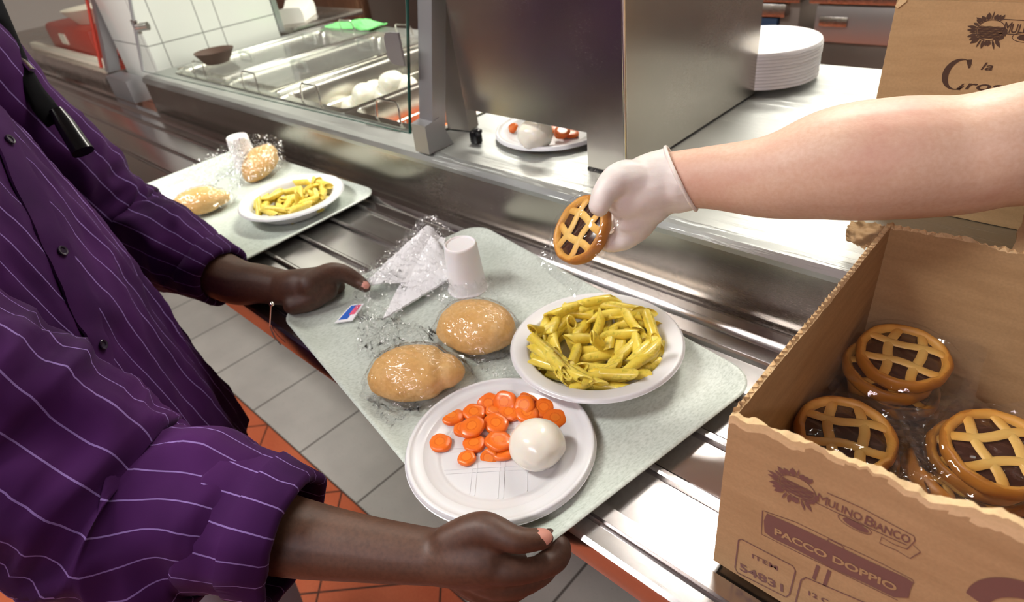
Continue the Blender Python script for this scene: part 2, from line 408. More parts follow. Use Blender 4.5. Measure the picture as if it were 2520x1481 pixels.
# ================================================================= THE ROOM
b = NB(); box(b, (-7, -5, -.05), (4, 7, 0)); struct('floor', b, M['floor'])
b = NB(); box(b, (-7, -5, 2.78), (4, 7, 2.85)); struct('ceiling', b, M['ceiling'])
b = NB(); box(b, (-7, 4.2, 0), (4, 4.3, 2.78)); struct('wall_back', b, M['tile'])
b = NB(); box(b, (-7.1, -5, 0), (-7, 7, 2.78)); struct('wall_far', b, M['paint'])
b = NB(); box(b, (-7, -3.6, 0), (4, -3.5, 2.78)); struct('wall_front', b, M['paint'])
b = NB(); box(b, (-2.60, .70, 0), (-2.275, 1.145, 2.78), .004); struct('wall_left', b, M['tile'])
for i, (x, y, lx, ly, c, s) in enumerate(KITCHEN_LAMPS + HALL_LAMPS):
    k = i < len(KITCHEN_LAMPS)
    t = thing('ceiling_light', ('kitchen ceiling light panel, ' if k else 'dining hall ceiling light panel, ') + ['over the serving counter', 'over the far counter', 'over the aisle behind the boxes', 'beside the back wall', 'above the photographer', 'behind the customer in purple'][i], 'ceiling light', (x, y, 2.78))
    b = NB()
    for lo, hi in (((-lx / 2 - .03, -ly / 2 - .03, -.05), (-lx / 2, ly / 2 + .03, -.001)), ((lx / 2, -ly / 2 - .03, -.05), (lx / 2 + .03, ly / 2 + .03, -.001)), ((-lx / 2, -ly / 2 - .03, -.05), (lx / 2, -ly / 2, -.001)), ((-lx / 2, ly / 2, -.05), (lx / 2, ly / 2 + .03, -.001))): box(b, lo, hi)
    obj('frame', b, M['paint'], t)
    b = NB(); box(b, (-lx / 2, -ly / 2, -.04), (lx / 2, ly / 2, -.03)); obj('diffuser', b, emit('lamp_%d' % i, c, s), t)
# ================================================================= SERVING COUNTER
CT, SL = .975, .868          # worktop and slide heights
WX0, WX1, WY0, WY1 = -2.13, -.915, .700, 1.235   # bain-marie well
t = thing('serving_counter', 'long stainless steel serving counter with a sunken pan well', 'serving counter', (0, .63, 0))
b = NB(); X0, X1 = -2.23, .31
prof = lambda y0, y1: None
# front strip with a slanted lip
prism(b, [(.630, .955), (.630, .962), (.6345, .9705), (.645, CT), (WY0, CT), (WY0, .955)], X0, X1, 'x')
box(b, (WX1, WY0, .955), (X1, 1.335, CT)); box(b, (X0, WY1, .955), (WX1, 1.335, CT)); box(b, (X0, WY0, .955), (WX0, WY1, CT))
obj('worktop', b, M['steel_worktop'], t, world=True, sharp=12)
b = NB(); box(b, (X0, .634, .10), (X1, .644, .957))
box(b, (-.853, .6335, .872), (-.8515, .6345, .957)); obj('front_panel', b, M['steel_vertical'], t, world=True)
b = NB(); box(b, (X0, 1.30, .02), (X1, 1.31, .957)); box(b, (X1 - .012, .646, .02), (X1 - .002, 1.30, .957)); obj('back_panel', b, M['steel_vertical'], t, world=True)
b = NB(); box(b, (WX0, WY0, .80), (WX1, WY1, .805)); box(b, (WX0, WY0 - .004, .80), (WX1, WY0, .956)); box(b, (WX0, WY1, .80), (WX1, WY1 + .004, .956)); box(b, (WX0 - .004, WY0, .80), (WX0, WY1, .956)); box(b, (WX1, WY0, .80), (WX1 + .004, WY1, .956))
obj('well', b, M['steel_pan'], t, world=True)
# ----- tray slide
t = thing('tray_slide', 'stainless tray slide with raised ridges in front of the counter', 'tray slide', (0, .25, 0))
P = [(.250, .838), (.250, .862), (.2515, .8665), (.256, SL + .001), (.272, SL + .001), (.2745, .8655), (.277, SL), (.278, .872), (.2935, .872), (.296, SL - .001)]
for yc in (.357, .4255, .4955):
    P += [(yc - .0065, SL), (yc - .0045, .8725), (yc - .002, .874), (yc + .002, .874), (yc + .0045, .8725), (yc + .0065, SL)]
P += [(.552, SL), (.555, .8725), (.558, .874), (.561, .8725), (.564, SL), (.588, SL), (.591, .873), (.596, .8765), (.611, .8765), (.616, .873), (.619, SL), (.627, SL - .001), (.630, SL - .006), (.6335, SL - .006)]
full = P + [(.6335, .856), (.28, .856), (.254, .838)]
b = NB(); prism(b, full, -4.6, .40, 'x'); obj('slide_bed', b, M['steel_slide'], t, world=True, sharp=25)
for xx in (-3.4, -2.2, -1.0, .2):
    b = NB(); box(b, (xx - .015, .28, .80), (xx + .015, .63, .856), .003); box(b, (xx - .015, .60, .55), (xx + .015, .633, .80), .003); obj('bracket', b, M['steel_matte'], t, world=True)
# bent wire hanging on the slide edge
b = NB(); P0 = [at(668, 745, y=.2485), at(666, 770, y=.2485), at(664, 803, y=.249), at(676, 830, y=.247), at(691, 848, y=.246)]
tube(b, P0, .0009, 6); bmesh.ops.create_icosphere(b, subdivisions=2, radius=.0035, matrix=Matrix.Translation(at(669, 748, y=.2485)))
tag(obj('wire_hook', b, M['wire'], origin=P0[0]), 'thin bent wire hanging from the front edge of the tray slide', 'wire')
# ================================================================= HOOD / STEEL CABINET ON THE COUNTER
HX0, HX1, HY0, HY1, HT = -.845, -.497, .712, 1.118, 1.56
t = thing('steel_dispenser', 'large stainless steel cabinet with a notch cut in its front', 'steel cabinet', (HX1, HY0, CT))
b = NB(); y0, y1 = HY0, HY0 + .004
prism(b, [(-.831, 1.0335), (-.5665, 1.0335), (-.5665, CT + .004), (HX1, CT + .004), (HX1, HT), (-.845, HT)], y0, y1, 'y'); obj('front_panel', b, M['steel_vertical'], t, world=True)
b = NB(); prism(b, [(HY0 + .003, CT + .004), (HY1, CT + .004), (HY1, HT), (HY0 + .003, HT)], HX1 - .004, HX1, 'x'); obj('side_panel', b, M['steel_vertical'], t, world=True)
b = NB(); box(b, (HX0, HY1 - .004, CT + .004), (HX1 - .005, HY1, HT)); box(b, (HX0, HY0 + .06, HT - .004), (HX1 - .005, HY1 - .005, HT)); obj('back_panel', b, M['steel_vertical'], t, world=True)
# left upright, twisted a little so it faces the aisle
b = NB()
u0, u1, u2, u3 = at(1103, 322, y=.735), at(1158, 340, y=.745), at(1096, 0, y=.745), at(1058, 0, y=.735); u0.z = u1.z = CT + .002
q = [u0, u1, u2, u2 + (u2 - u1) * 1.4, u3 + (u3 - u0) * 1.4, u3]
A = [b.verts.new(p) for p in q]; B_ = [b.verts.new(p + Vector((-.006, .03, 0))) for p in q]
for i in range(6): b.faces.new((A[i], A[(i + 1) % 6], B_[(i + 1) % 6], B_[i]))
b.faces.new(A[::-1]); b.faces.new(B_); bmesh.ops.recalc_face_normals(b, faces=b.faces)
obj('upright', b, M['steel_dark'], t, world=True)  # darker steel paints in the dimmer reflection of this turned plate
b = NB(); tube(b, [(HX1 - .0005, HY0 + .0005, CT + .004), (HX1 - .0005, HY0 + .0005, HT)], .003, 10); obj('corner_trim', b, M['wire'], t, world=True)
b = NB(); box(b, (-.5665, HY0 - .002, CT + .0005), (HX1, HY0 + .02, CT + .004)); box(b, (HX1 - .02, HY0 + .02, CT + .0005), (HX1, HY1, CT + .004)); obj('seal', b, M['rubber'], t, world=True)
b = NB(); p = at(1172, 335, z=CT + .012); box(b, p - Vector((.010, .008, .012)), p + Vector((.008, .008, .010)), .003); box(b, p + Vector((.0, -.006, .006)), p + Vector((.013, .006, .014)), .003); obj('latch_knob', b, M['black'], t, world=True)
# ================================================================= SNEEZE GUARD
gx = -.905
t = thing('sneeze_guard', 'clear glass sneeze guard on a leaning steel post by the pan well', 'sneeze guard', (-.87, .65, CT))
def lean(z, y0=.640, k=.245): return y0 + (z - CT) * k
b = NB(); zt = 1.75
for xa, xb in ((-.888, -.853),):
    q = [(lean(CT), CT), (lean(CT) + .030, CT), (lean(zt) + .034, zt), (lean(zt), zt)]
    prism(b, q, xa, xb, 'x')
prism(b, [(.632, CT + .0005), (.690, CT + .0005), (.684, CT + .012), (.668, CT + .055), (.634, CT + .050)], -.8895, -.8515, 'x')
obj('post', b, M['steel_matte'], t, world=True)
b = NB()
def gp(x, z, off=0): return Vector((x, lean(z, .628) + off, z))
zl0, zl1 = CT + .030, 1.7
xl = -2.19; xr = -.900
q = [gp(xl, zl0 - .012), gp(xr, zl0), gp(xr, zl1), gp(xl, zl1)]
f = [b.verts.new(p) for p in q]; b.faces.new(f)
obj('glass_pane', b, M['glass'], t, world=True)
b = NB(); tube(b, [gp(xr, zl0), gp(xr, zl1)], .0028, 8); obj('glass_edge', b, M['glass_edge'], t, world=True)
b = NB(); tube(b, [gp(xl, zl0 - .012), gp(xr, zl0)], .0011, 8); obj('bottom_edge', b, M['glass_edge'], t, world=True)
b = NB(); tube(b, [gp(xl, zl0 - .012), gp(xl, zl1)], .005, 8); obj('pane_edge', b, M['steel_matte'], t, world=True)
# clamps
p = at(985, 118, x=-.90); b = NB()
pr = [(p.x - .024 + .0, p.z - .020)]
ring = [(p.x + .012, p.z - .026), (p.x + .012, p.z + .026), (p.x - .010, p.z + .026)] + [(p.x - .010 + .016 * math.cos(a) - .004, p.z + .010 + .016 * math.sin(a)) for a in (2.0, 2.5, 3.0)] + [(p.x - .010 + .016 * math.cos(a) - .004, p.z - .010 + .016 * math.sin(a)) for a in (3.3, 3.8, 4.3)] + [(p.x - .010, p.z - .026)]
prism(b, ring, p.y - .008, p.y - .004, 'y'); obj('clamp_plate', b, M['steel_matte'], t, world=True)
p = at(345, 65, x=xl + .01); b = NB(); box(b, p - Vector((.03, .012, .02)), p + Vector((.012, -.004, .02)), .003); tube(b, [p + Vector((.004, -.012, 0)), p + Vector((.030, .012, 0))], .012, 12); obj('clamp_plate', b, M['wire'], t, world=True)
b = NB(); q = [at(900, 305, z=CT + .002), at(985, 322, z=CT + .002), at(1000, 318, z=CT + .002), at(998, 300, z=CT + .004)]; tube(b, q, .0016, 6); obj('wire_stop', b, M['wire'], t, world=True)
# ================================================================= PANS IN THE WELL
def make_pan(x0, x1, label, depth=.15):
    t = thing('food_pan', label, 'food pan', ((x0 + x1) / 2, (WY0 + WY1) / 2, CT), group=None)
    w2, h2 = (x1 - x0) / 2 - .003, (WY1 - WY0) / 2 - .003
    b = NB(); n = 6
    def rr(wx, wy, r, z):
        out = []
        for cx_, cy_, a0 in ((wx - r, wy - r, 0), (-wx + r, wy - r, 90), (-wx + r, -wy + r, 180), (wx - r, -wy + r, 270)):
            for k in range(n + 1):
                a = math.radians(a0 + 90 * k / n); out.append((cx_ + r * math.cos(a), cy_ + r * math.sin(a), z))
        return out
    rings = [rr(w2 + .004, h2 + .008, .012, .001), rr(w2 + .004, h2 + .008, .012, .004), rr(w2 - .008, h2 - .010, .025, .005), rr(w2 - .012, h2 - .014, .028, -.002), rr(w2 - .016, h2 - .02, .03, -.05), rr(w2 - .019, h2 - .023, .03, -.052), rr(w2 - .03, h2 - .035, .035, -depth + .01), rr(w2 - .05, h2 - .055, .03, -depth), rr(.01, .01, .005, -depth)]
    loft(b, rings, True, False, True); obj('pan_body', b, M['steel_pan'], t)
    for s in (-1, 1):
        b = NB(); y = s * (h2 - .004)
        tube(b, [(-.040, y, .004), (-.038, y - s * .004, .032), (-.034, y - s * .006, .041), (-.027, y - s * .007, .044), (.027, y - s * .007, .044), (.034, y - s * .006, .041), (.038, y - s * .004, .032), (.040, y, .004)], .0022, 8); obj('wire_handle', b, M['wire'], t)
    return t, w2, h2
def add_lid(t, w2, h2):
    b = NB()
    for (ix, z0, z1) in ((0, .007, .016),):
        rings = []
        def rect(wx, wy, z): return [(wx, wy, z), (-wx, wy, z), (-wx, -wy, z), (wx, -wy, z)]
        rings = [rect(w2 + .001, h2 + .004, .0065), rect(w2 - .012, h2 - .012, .0075), rect(w2 - .016, h2 - .016, .018), rect(w2 - .04, h2 - .04, .020), rect(.002, .002, .020)]
        loft(b, rings, True, False, True)
    o = obj('clear_lid', b, M['lid'], t, sharp=20)
    for yy in (-.11, .11):
        b = NB(); tube(b, [(-.035, yy, .020), (-.032, yy, .034), (.032, yy, .034), (.035, yy, .020)], .005, 8); obj('handle', b, M['lid'], o)
    for s in (-1, 1): b = NB(); tube(b, [(s * (w2 - .004), -h2 + .002, .012), (s * (w2 - .004), h2 - .002, .012)], .004, 8); obj('rim', b, M['wire'], o)
EX = [-2.12, -1.80, -1.505, -1.212, -.918]
pans = []
for i, lb in enumerate(['clear lidded steel pan nearest the tiled wall', 'clear lidded steel pan between the wall pan and the mozzarella pan', 'open steel pan holding white mozzarella balls', 'open steel pan of cooked carrots beside the guard post']):
    pans.append(make_pan(EX[i], EX[i + 1], lb))
add_lid(*pans[0]); add_lid(*pans[1])
PENNE_NEAR = [[-22.9,-4.8,5.7,-0.55,3.14,0.94],[7.1,1.9,5.6,-2.51,0.0,1.68],[-49.0,9.0,5.6,-1.89,-0.0,-2.1],[-47.0,-12.5,5.6,-0.62,0.0,-2.16],[42.9,21.6,5.7,-0.01,0.01,2.42],[-25.5,-28.3,12.0,-0.03,2.87,-0.17],[37.6,-8.1,5.6,0.63,0.0,1.63],[43.6,-37.3,6.0,-0.1,-0.01,0.7],[-37.9,9.4,16.0,0.64,-3.11,-0.88],[-14.3,35.9,5.6,1.26,-0.0,-1.01],[-1.7,-42.3,15.5,-1.69,-2.91,0.07],[10.1,-30.0,5.6,0.63,0.0,-2.61],[4.9,45.9,8.1,-0.51,0.16,1.58],[-6.7,-14.0,5.8,1.0,0.0,-1.65],[18.0,31.2,10.3,-0.19,0.31,-1.29],[-47.3,-34.0,12.0,-0.53,0.41,-1.18],[36.9,36.1,15.1,2.35,-0.2,-1.58],[16.2,33.8,23.3,-0.78,-0.46,1.4],[26.0,41.6,15.7,0.67,0.55,1.7],[32.8,-37.8,16.0,-1.17,0.09,2.77],[-9.0,-48.1,5.6,0.63,0.0,-0.62],[-25.0,13.4,12.0,0.59,0.42,2.11],[-30.9,16.8,21.1,-0.7,-0.39,-1.27],[54.4,-1.7,12.6,0.0,0.53,-1.88],[-52.3,38.5,12.1,-0.49,-2.84,0.83],[62.0,21.4,12.9,1.72,0.21,-1.29],[-20.7,28.3,11.4,-1.35,0.3,2.24],[-5.2,43.6,12.9,-0.14,2.95,-1.54],[40.8,13.0,27.9,-0.56,-0.15,1.93],[7.9,-7.7,16.3,-1.89,-0.01,-2.28],[25.5,3.4,27.7,-0.01,0.13,-1.08],[36.0,-54.9,15.8,-2.28,-0.53,0.2],[-49.4,10.1,23.5,-0.87,0.74,2.8],[16.1,-48.9,20.0,2.3,0.37,-1.66],[-35.8,-38.4,21.0,-2.77,-0.19,0.6],[-33.8,-23.8,28.3,-2.5,0.11,0.97],[-12.7,-1.5,29.6,2.43,0.73,1.05],[31.9,-23.8,22.7,-1.1,-0.64,2.89],[16.2,53.3,20.7,-1.16,0.13,0.26],[38.2,6.7,16.3,-1.25,0.01,-2.49],[-34.2,52.7,24.5,-0.76,-0.35,0.19],[60.9,-17.1,24.5,1.78,-1.99,0.86],[-2.5,-3.1,17.9,-0.57,0.11,0.89],[-21.7,43.2,18.1,-0.3,2.92,-1.01],[-1.4,-52.2,20.2,-2.35,-0.66,0.71],[6.5,16.2,26.6,2.61,0.03,2.05],[19.5,-20.3,16.2,-2.6,-0.01,0.5],[45.6,38.4,22.9,0.1,3.05,-1.37],[13.4,23.4,35.9,-1.62,-0.2,-2.37],[17.3,60.1,29.2,-0.03,3.13,0.06],[-59.3,-24.3,27.8,0.27,-3.07,-1.04],[-63.9,-22.8,17.7,-2.79,0.02,1.86],[9.2,47.2,35.9,-1.99,-0.4,1.47],[-8.4,69.1,24.3,-1.32,-0.18,0.07],[-33.0,-53.5,15.1,0.01,-2.32,0.06],[-46.7,-5.4,16.2,0.0,-0.0,-0.49],[-16.8,-66.3,19.4,-0.92,-0.05,2.89],[50.8,-22.5,23.0,0.79,0.54,-1.07],[-65.4,21.1,24.8,1.27,-0.32,1.35],[16.4,-63.6,28.1,-1.43,-0.43,-0.25],[24.1,-49.1,29.9,-1.15,0.47,-1.12],[7.2,66.9,16.4,1.4,2.94,-0.06],[-3.3,-31.4,34.2,-0.13,0.41,2.05],[49.7,-37.9,28.1,0.53,-0.03,0.58],[-51.3,-1.0,28.1,0.26,-0.13,2.85],[47.3,13.3,37.1,2.62,-0.17,-1.89],[30.0,4.8,37.8,-0.96,0.02,1.55],[-37.2,58.8,33.0,0.14,0.02,-2.57],[52.3,41.5,31.1,-0.3,-2.78,-0.81],[-3.7,-68.9,33.9,-3.13,-0.25,-0.1],[-22.6,-39.6,32.4,0.3,0.47,0.33],[69.5,-2.6,27.7,0.06,-2.61,1.56],[-16.0,42.2,29.1,-2.54,0.4,1.19],[-43.5,-54.6,35.4,0.54,-0.01,-0.63],[-4.9,-57.0,29.6,1.62,-0.43,-0.13],[-49.4,-20.0,31.1,-2.3,-0.64,-1.08],[-6.2,-59.8,40.4,-2.1,-0.37,-0.28],[-39.6,28.5,28.7,-0.45,-0.45,-2.11],[-28.3,-58.8,45.1,-0.44,0.03,-0.54],[-50.5,35.5,31.5,-0.66,-1.11,2.13],[35.2,-38.2,36.5,-1.62,0.19,1.17],[-11.5,17.5,38.1,-0.42,-2.74,1.33],[7.1,-2.1,34.9,-0.17,-2.53,-2.01]]
PENNE_FAR = [[18.7,-11.7,5.6,-0.63,0.0,0.31],[48.7,17.5,13.4,0.64,0.21,-2.03],[-39.7,7.1,5.8,-0.37,-0.0,0.6],[13.8,13.9,5.6,-2.49,-0.0,-0.76],[20.4,26.6,5.6,-0.6,0.0,-0.89],[-37.5,32.7,5.6,-1.26,-0.0,-2.29],[-22.5,-26.0,5.6,-0.65,0.0,0.82],[11.2,-5.3,12.9,2.45,-0.48,-0.4],[3.1,-39.0,5.6,-0.0,-0.0,2.4],[38.0,28.2,11.1,-0.47,-2.77,0.26],[50.8,-0.5,5.6,-0.0,0.0,0.99],[-26.3,-9.9,11.6,-2.12,-0.35,-0.23],[6.3,-25.1,12.0,1.61,0.32,0.1],[15.3,55.1,6.2,0.01,3.12,-0.05],[24.3,44.2,9.7,-0.29,-2.88,-0.15],[-8.5,64.4,17.5,0.81,-0.4,-3.02],[-11.6,47.8,6.4,-2.52,0.03,-0.87],[-51.9,-22.4,6.9,0.79,0.06,-0.91],[37.8,18.3,19.8,-2.16,-0.26,1.15],[-2.6,17.9,16.1,0.31,0.04,-1.72],[64.0,-4.0,12.2,0.16,3.0,1.42],[50.7,-19.6,10.8,-0.04,-2.78,-1.78],[47.9,6.3,26.6,-0.74,0.15,-0.16],[21.9,34.4,21.1,1.23,0.29,0.23],[34.4,-30.7,10.4,-1.18,-0.21,1.41],[-52.8,-8.0,15.0,1.07,0.27,-0.73],[-40.9,20.8,18.3,0.7,0.13,-1.82],[6.3,5.4,19.5,-1.98,-0.21,-1.87],[59.4,-22.1,19.7,0.51,-0.42,1.34],[-4.7,-46.9,12.1,3.14,-0.48,0.97],[-43.2,-17.8,23.3,0.83,-0.07,-0.09],[31.3,-40.7,20.5,0.83,0.31,-0.11],[-14.9,9.4,15.7,2.61,0.44,1.44],[26.4,-50.3,16.7,-0.92,-0.01,-0.22],[-11.8,42.3,18.1,0.21,3.06,0.06],[23.3,-61.6,20.7,0.01,0.48,-2.79],[-26.4,-44.4,14.0,0.42,0.27,-1.29],[-43.0,47.3,19.2,1.33,0.68,-2.1],[-13.7,24.5,22.1,1.19,-0.51,0.04],[9.0,63.3,22.7,-1.45,-0.28,2.76],[12.8,9.1,28.3,0.98,-0.66,2.55],[27.3,-49.1,28.5,1.79,0.19,-2.7],[-53.4,-36.2,11.5,-1.59,0.15,-0.98],[-17.5,52.9,18.1,-1.65,2.84,0.03],[-1.2,-51.1,22.1,2.1,0.72,-1.71],[54.6,38.2,22.4,-1.64,0.72,2.14],[50.7,-14.1,26.7,2.68,-0.51,1.32],[16.8,-26.4,21.0,0.08,-0.7,1.95],[-11.9,-64.5,21.9,0.53,3.03,-0.22],[29.6,-3.4,26.0,1.15,-2.78,0.07]]
# ================================================================= TRAYS
TRAY_Z = .8745; TF = TRAY_Z + .004          # underside on the ridges; tray floor
def rrect(hx, hy, r, z, n=7):
    out = []
    for sx, sy, a0 in ((1, 1, 0), (-1, 1, 90), (-1, -1, 180), (1, -1, 270)):
        for k in range(n + 1):
            a = math.radians(a0 + 90 * k / n); out.append((sx * (hx - r) + r * math.cos(a), sy * (hy - r) + r * math.sin(a), z))
    return out
def make_tray(label, loc, rz):
    hx, hy = .2725, .176
    b = NB()
    prof = [(.03, .0, .02), (.014, .001, .03), (.006, .006, .034), (.0005, .0085, .036), (0, .0105, .0365), (.0015, .0118, .035), (.004, .0115, .034), (.012, .0075, .03), (.022, .0047, .022), (.034, .004, .018)]
    rings = [rrect(.02, .02, .01, 0)] + [rrect(hx - o, hy - o, r, z) for o, z, r in prof] + [rrect(.02, .02, .01, .004)]
    loft(b, rings, True, True, True)
    return tag(obj('cafeteria_tray', b, M['tray'], sharp=50), label, 'tray', None), loc, rz
o, l, r = make_tray('grey speckled tray held by the customer, carrying two plates', (-.4885, .391, TRAY_Z), math.radians(-9.8)); o.location = l; o.rotation_euler = (0, 0, r)
o, l, r = make_tray('grey speckled tray resting on the slide behind the sleeve, carrying one plate', (-1.262, .418, TRAY_Z), math.radians(2.0)); o.location = l; o.rotation_euler = (0, 0, r)
# ================================================================= PLATES
def plate_bm(prof_in, th=.0012, grid=()):
    """prof_in: inside profile, centre to lip"""
    outer = []
    for i, (r, z) in enumerate(prof_in): outer.append((r + (th * .4 if r > .03 else 0), z - th))
    prof = outer + [(prof_in[-1][0] + th, prof_in[-1][1] - th * .4)] + prof_in[::-1]
    b = NB(); lathe(b, prof, 96); bmesh.ops.recalc_face_normals(b, faces=b.faces)
    for k in grid:
        for s, hw in ((k, math.sqrt(.061 ** 2 - k * k)),):
            box(b, (s - .0004, -hw, prof_in[0][1] - .0004), (s + .0004, hw, prof_in[0][1] + .0005)); box(b, (-hw, s - .0004, prof_in[0][1] - .0004), (hw, s + .0004, prof_in[0][1] + .0005))
    return b
FLAT = [(0, .0013), (.060, .0013), (.0630, .0013), (.0638, .0024), (.0665, .0026), (.070, .0048), (.0735, .0058), (.0790, .0092), (.0800, .0100), (.0865, .0108), (.0915, .0118), (.0922, .0130), (.094, .0136), (.0955, .0136), (.0968, .0125), (.0973, .0082)]
DEEP = [(0, .0013), (.062, .0013), (.068, .0035), (.0725, .0100), (.0765, .0200), (.079, .0255), (.082, .0275), (.094, .0285), (.0965, .0295), (.0985, .0285), (.0992, .0265)]
def plate(prof, loc, label, group=None, name='plate', rot=(0, 0, 0), grid=()):
    o = obj(name, plate_bm(prof, grid=grid), M['white_plastic'], sharp=60); o.location = loc; o.rotation_euler = rot
    return tag(o, label, 'plate', group)
PC = Vector((-.3535, .2765, TF + .0005)); PP = Vector((-.3580, .4470, TF + .0010)); PF = Vector((-1.096, .474, TF + .0005)); PH = Vector((-.7172, .812, CT + .0005))
plate(FLAT, PC, 'white plastic plate of carrot slices and mozzarella on the held tray', grid=(-.028, -.023, 0.0, .005, .028), rot=(0, 0, .72))
plate(DEEP, PP, 'white plastic soup plate heaped with green-flecked penne on the held tray', name='soup_plate')
plate(DEEP, PF, 'white plastic soup plate of penne on the tray behind the sleeve', name='soup_plate')
plate([(r * 1.07, z) for r, z in FLAT], PH, 'white plastic plate with mozzarella under the steel cabinet notch')
# stack of plates
base = None
for k in range(11):
    z = CT + .0015 + k * .0058
    if base is None:
        base = plate([(r * 1.08, z_) for r, z_ in FLAT], (-.535, 1.214, z), 'clean white plate at the bottom of the stack beside the steel cabinet', 'clean plates stacked on the counter')
    else:
        c = base.copy(); COL.objects.link(c); c.location = (-.535 + random.uniform(-.0008, .0008), 1.214 + random.uniform(-.0008, .0008), z)
        c['label'] = 'clean white plate at the very top of the stack beside the steel cabinet' if k == 10 else 'clean white plate inside the stack beside the steel cabinet'
# ================================================================= PENNE
def penne_bm(L=.040, R=.0055, seed=0):
    b = NB(); n = 14; rings = []
    def P(i, s, rr, k):
        a = 2 * math.pi * i / n; ridge = 1 + .035 * (i % 2)
        x = -L / 2 + L * s; sh = 1.25 * R * math.sin(a)
        bend = .0012 * math.sin(math.pi * s) * (1 if seed % 2 else -1)
        return Vector((x + sh, rr * ridge * math.cos(a), rr * ridge * math.sin(a) + bend))
    for s in (0, .03, .3, .55, .8, .97, 1): rings.append([P(i, s, R * (1 + .03 * math.sin(7 * s + seed)) * (.93 if s in (0, 1) else 1), 0) for i in range(n)])
    for s in (1, .85, .6): rings.append([P(i, s, R * .68, 0) for i in range(n)])
    loft(b, rings, True, True, True)
    b2 = NB(); rings = [[P(i, s, R * .68, 0) for i in range(n)] for s in (.0, .15, .4)]
    # near mouth
    f = [x for x in b.faces if len(x.verts) == n and abs(x.calc_center_median().x + L / 2) < .004]
    for x in f:
        r = bmesh.ops.inset_region(b, faces=[x], thickness=R * .28)
        vs = x.verts[:]
        for v in vs: v.co.x += .0035
    b2.free(); return b
PM = [mesh_from(penne_bm(seed=k), M['pasta'], 50) for k in range(3)] + [mesh_from(penne_bm(seed=k), M['pasta_pale'], 50) for k in range(3)]
for q in PM: q.name = 'penne'
def scatter(data, org, off, label, group, grow=1.0):
    for i, (x, y, z, a, b_, c) in enumerate(data):
        o = bpy.data.objects.new('penne', PM[off + i % 3]); COL.objects.link(o)
        rr = math.hypot(x, y) * grow; kk = grow * min(1.0, 65.0 / max(rr, 1)); o.location = org + Vector((x * kk, y * kk, min(z * .78, 24) + 2.6)) * .001; 
        o.rotation_euler = (a, b_ * (.42 if rr < 46 else .2), c if rr < 46 else math.atan2(y, x) + math.pi / 2 + .45 * math.sin(7 * c))
        if rr > 46: o.location.z += .0022 + max(0, rr - 52) * .00035
        o.scale = (1.04, 1.10, 1.10)
        tag(o, label, 'pasta', group)
scatter(PENNE_NEAR, PP, 0, 'green-flecked penne piece heaped in the soup plate on the held tray', 'penne on the held tray', 1.17)
scatter(PENNE_FAR, PF, 3, 'plain yellow penne piece in the soup plate on the tray behind the sleeve', 'penne on the tray behind', 1.06)
# ================================================================= CARROTS AND MOZZARELLA
def carrot_mesh(r, h, seed):
    b = NB(); pr = [(0, h), (r * .5, h + .0002), (r * .86, h), (r * .97, h * .85), (r, h * .5), (r * .97, h * .15), (r * .86, 0), (0, 0)]
    lathe(b, pr, 26)
    for v in b.verts:
        a = math.atan2(v.co.y, v.co.x); k = 1 + .05 * math.sin(2 * a + seed) + .035 * math.sin(5 * a + seed * 2)
        v.co.x *= k; v.co.y *= k * .95; v.co.z += .0005 * fbm(v.co, 120, seed)
    bmesh.ops.recalc_face_normals(b, faces=b.faces)
    me = mesh_from(b, M['carrot'], 60); me.name = 'carrot_slice'; return me
CM = [carrot_mesh(.0128, .0058, 1), carrot_mesh(.0138, .0064, 2.3), carrot_mesh(.0122, .0060, 4.1), carrot_mesh(.0096, .0055, 5.7)]
def carrot(p, k, rot, label, group='carrot slices on the held tray'):
    o = bpy.data.objects.new('carrot_slice', CM[k]); COL.objects.link(o); o.location = p; o.rotation_euler = [math.radians(a) for a in rot]; return tag(o, label, 'carrot', group)
ZP = TF + .0020
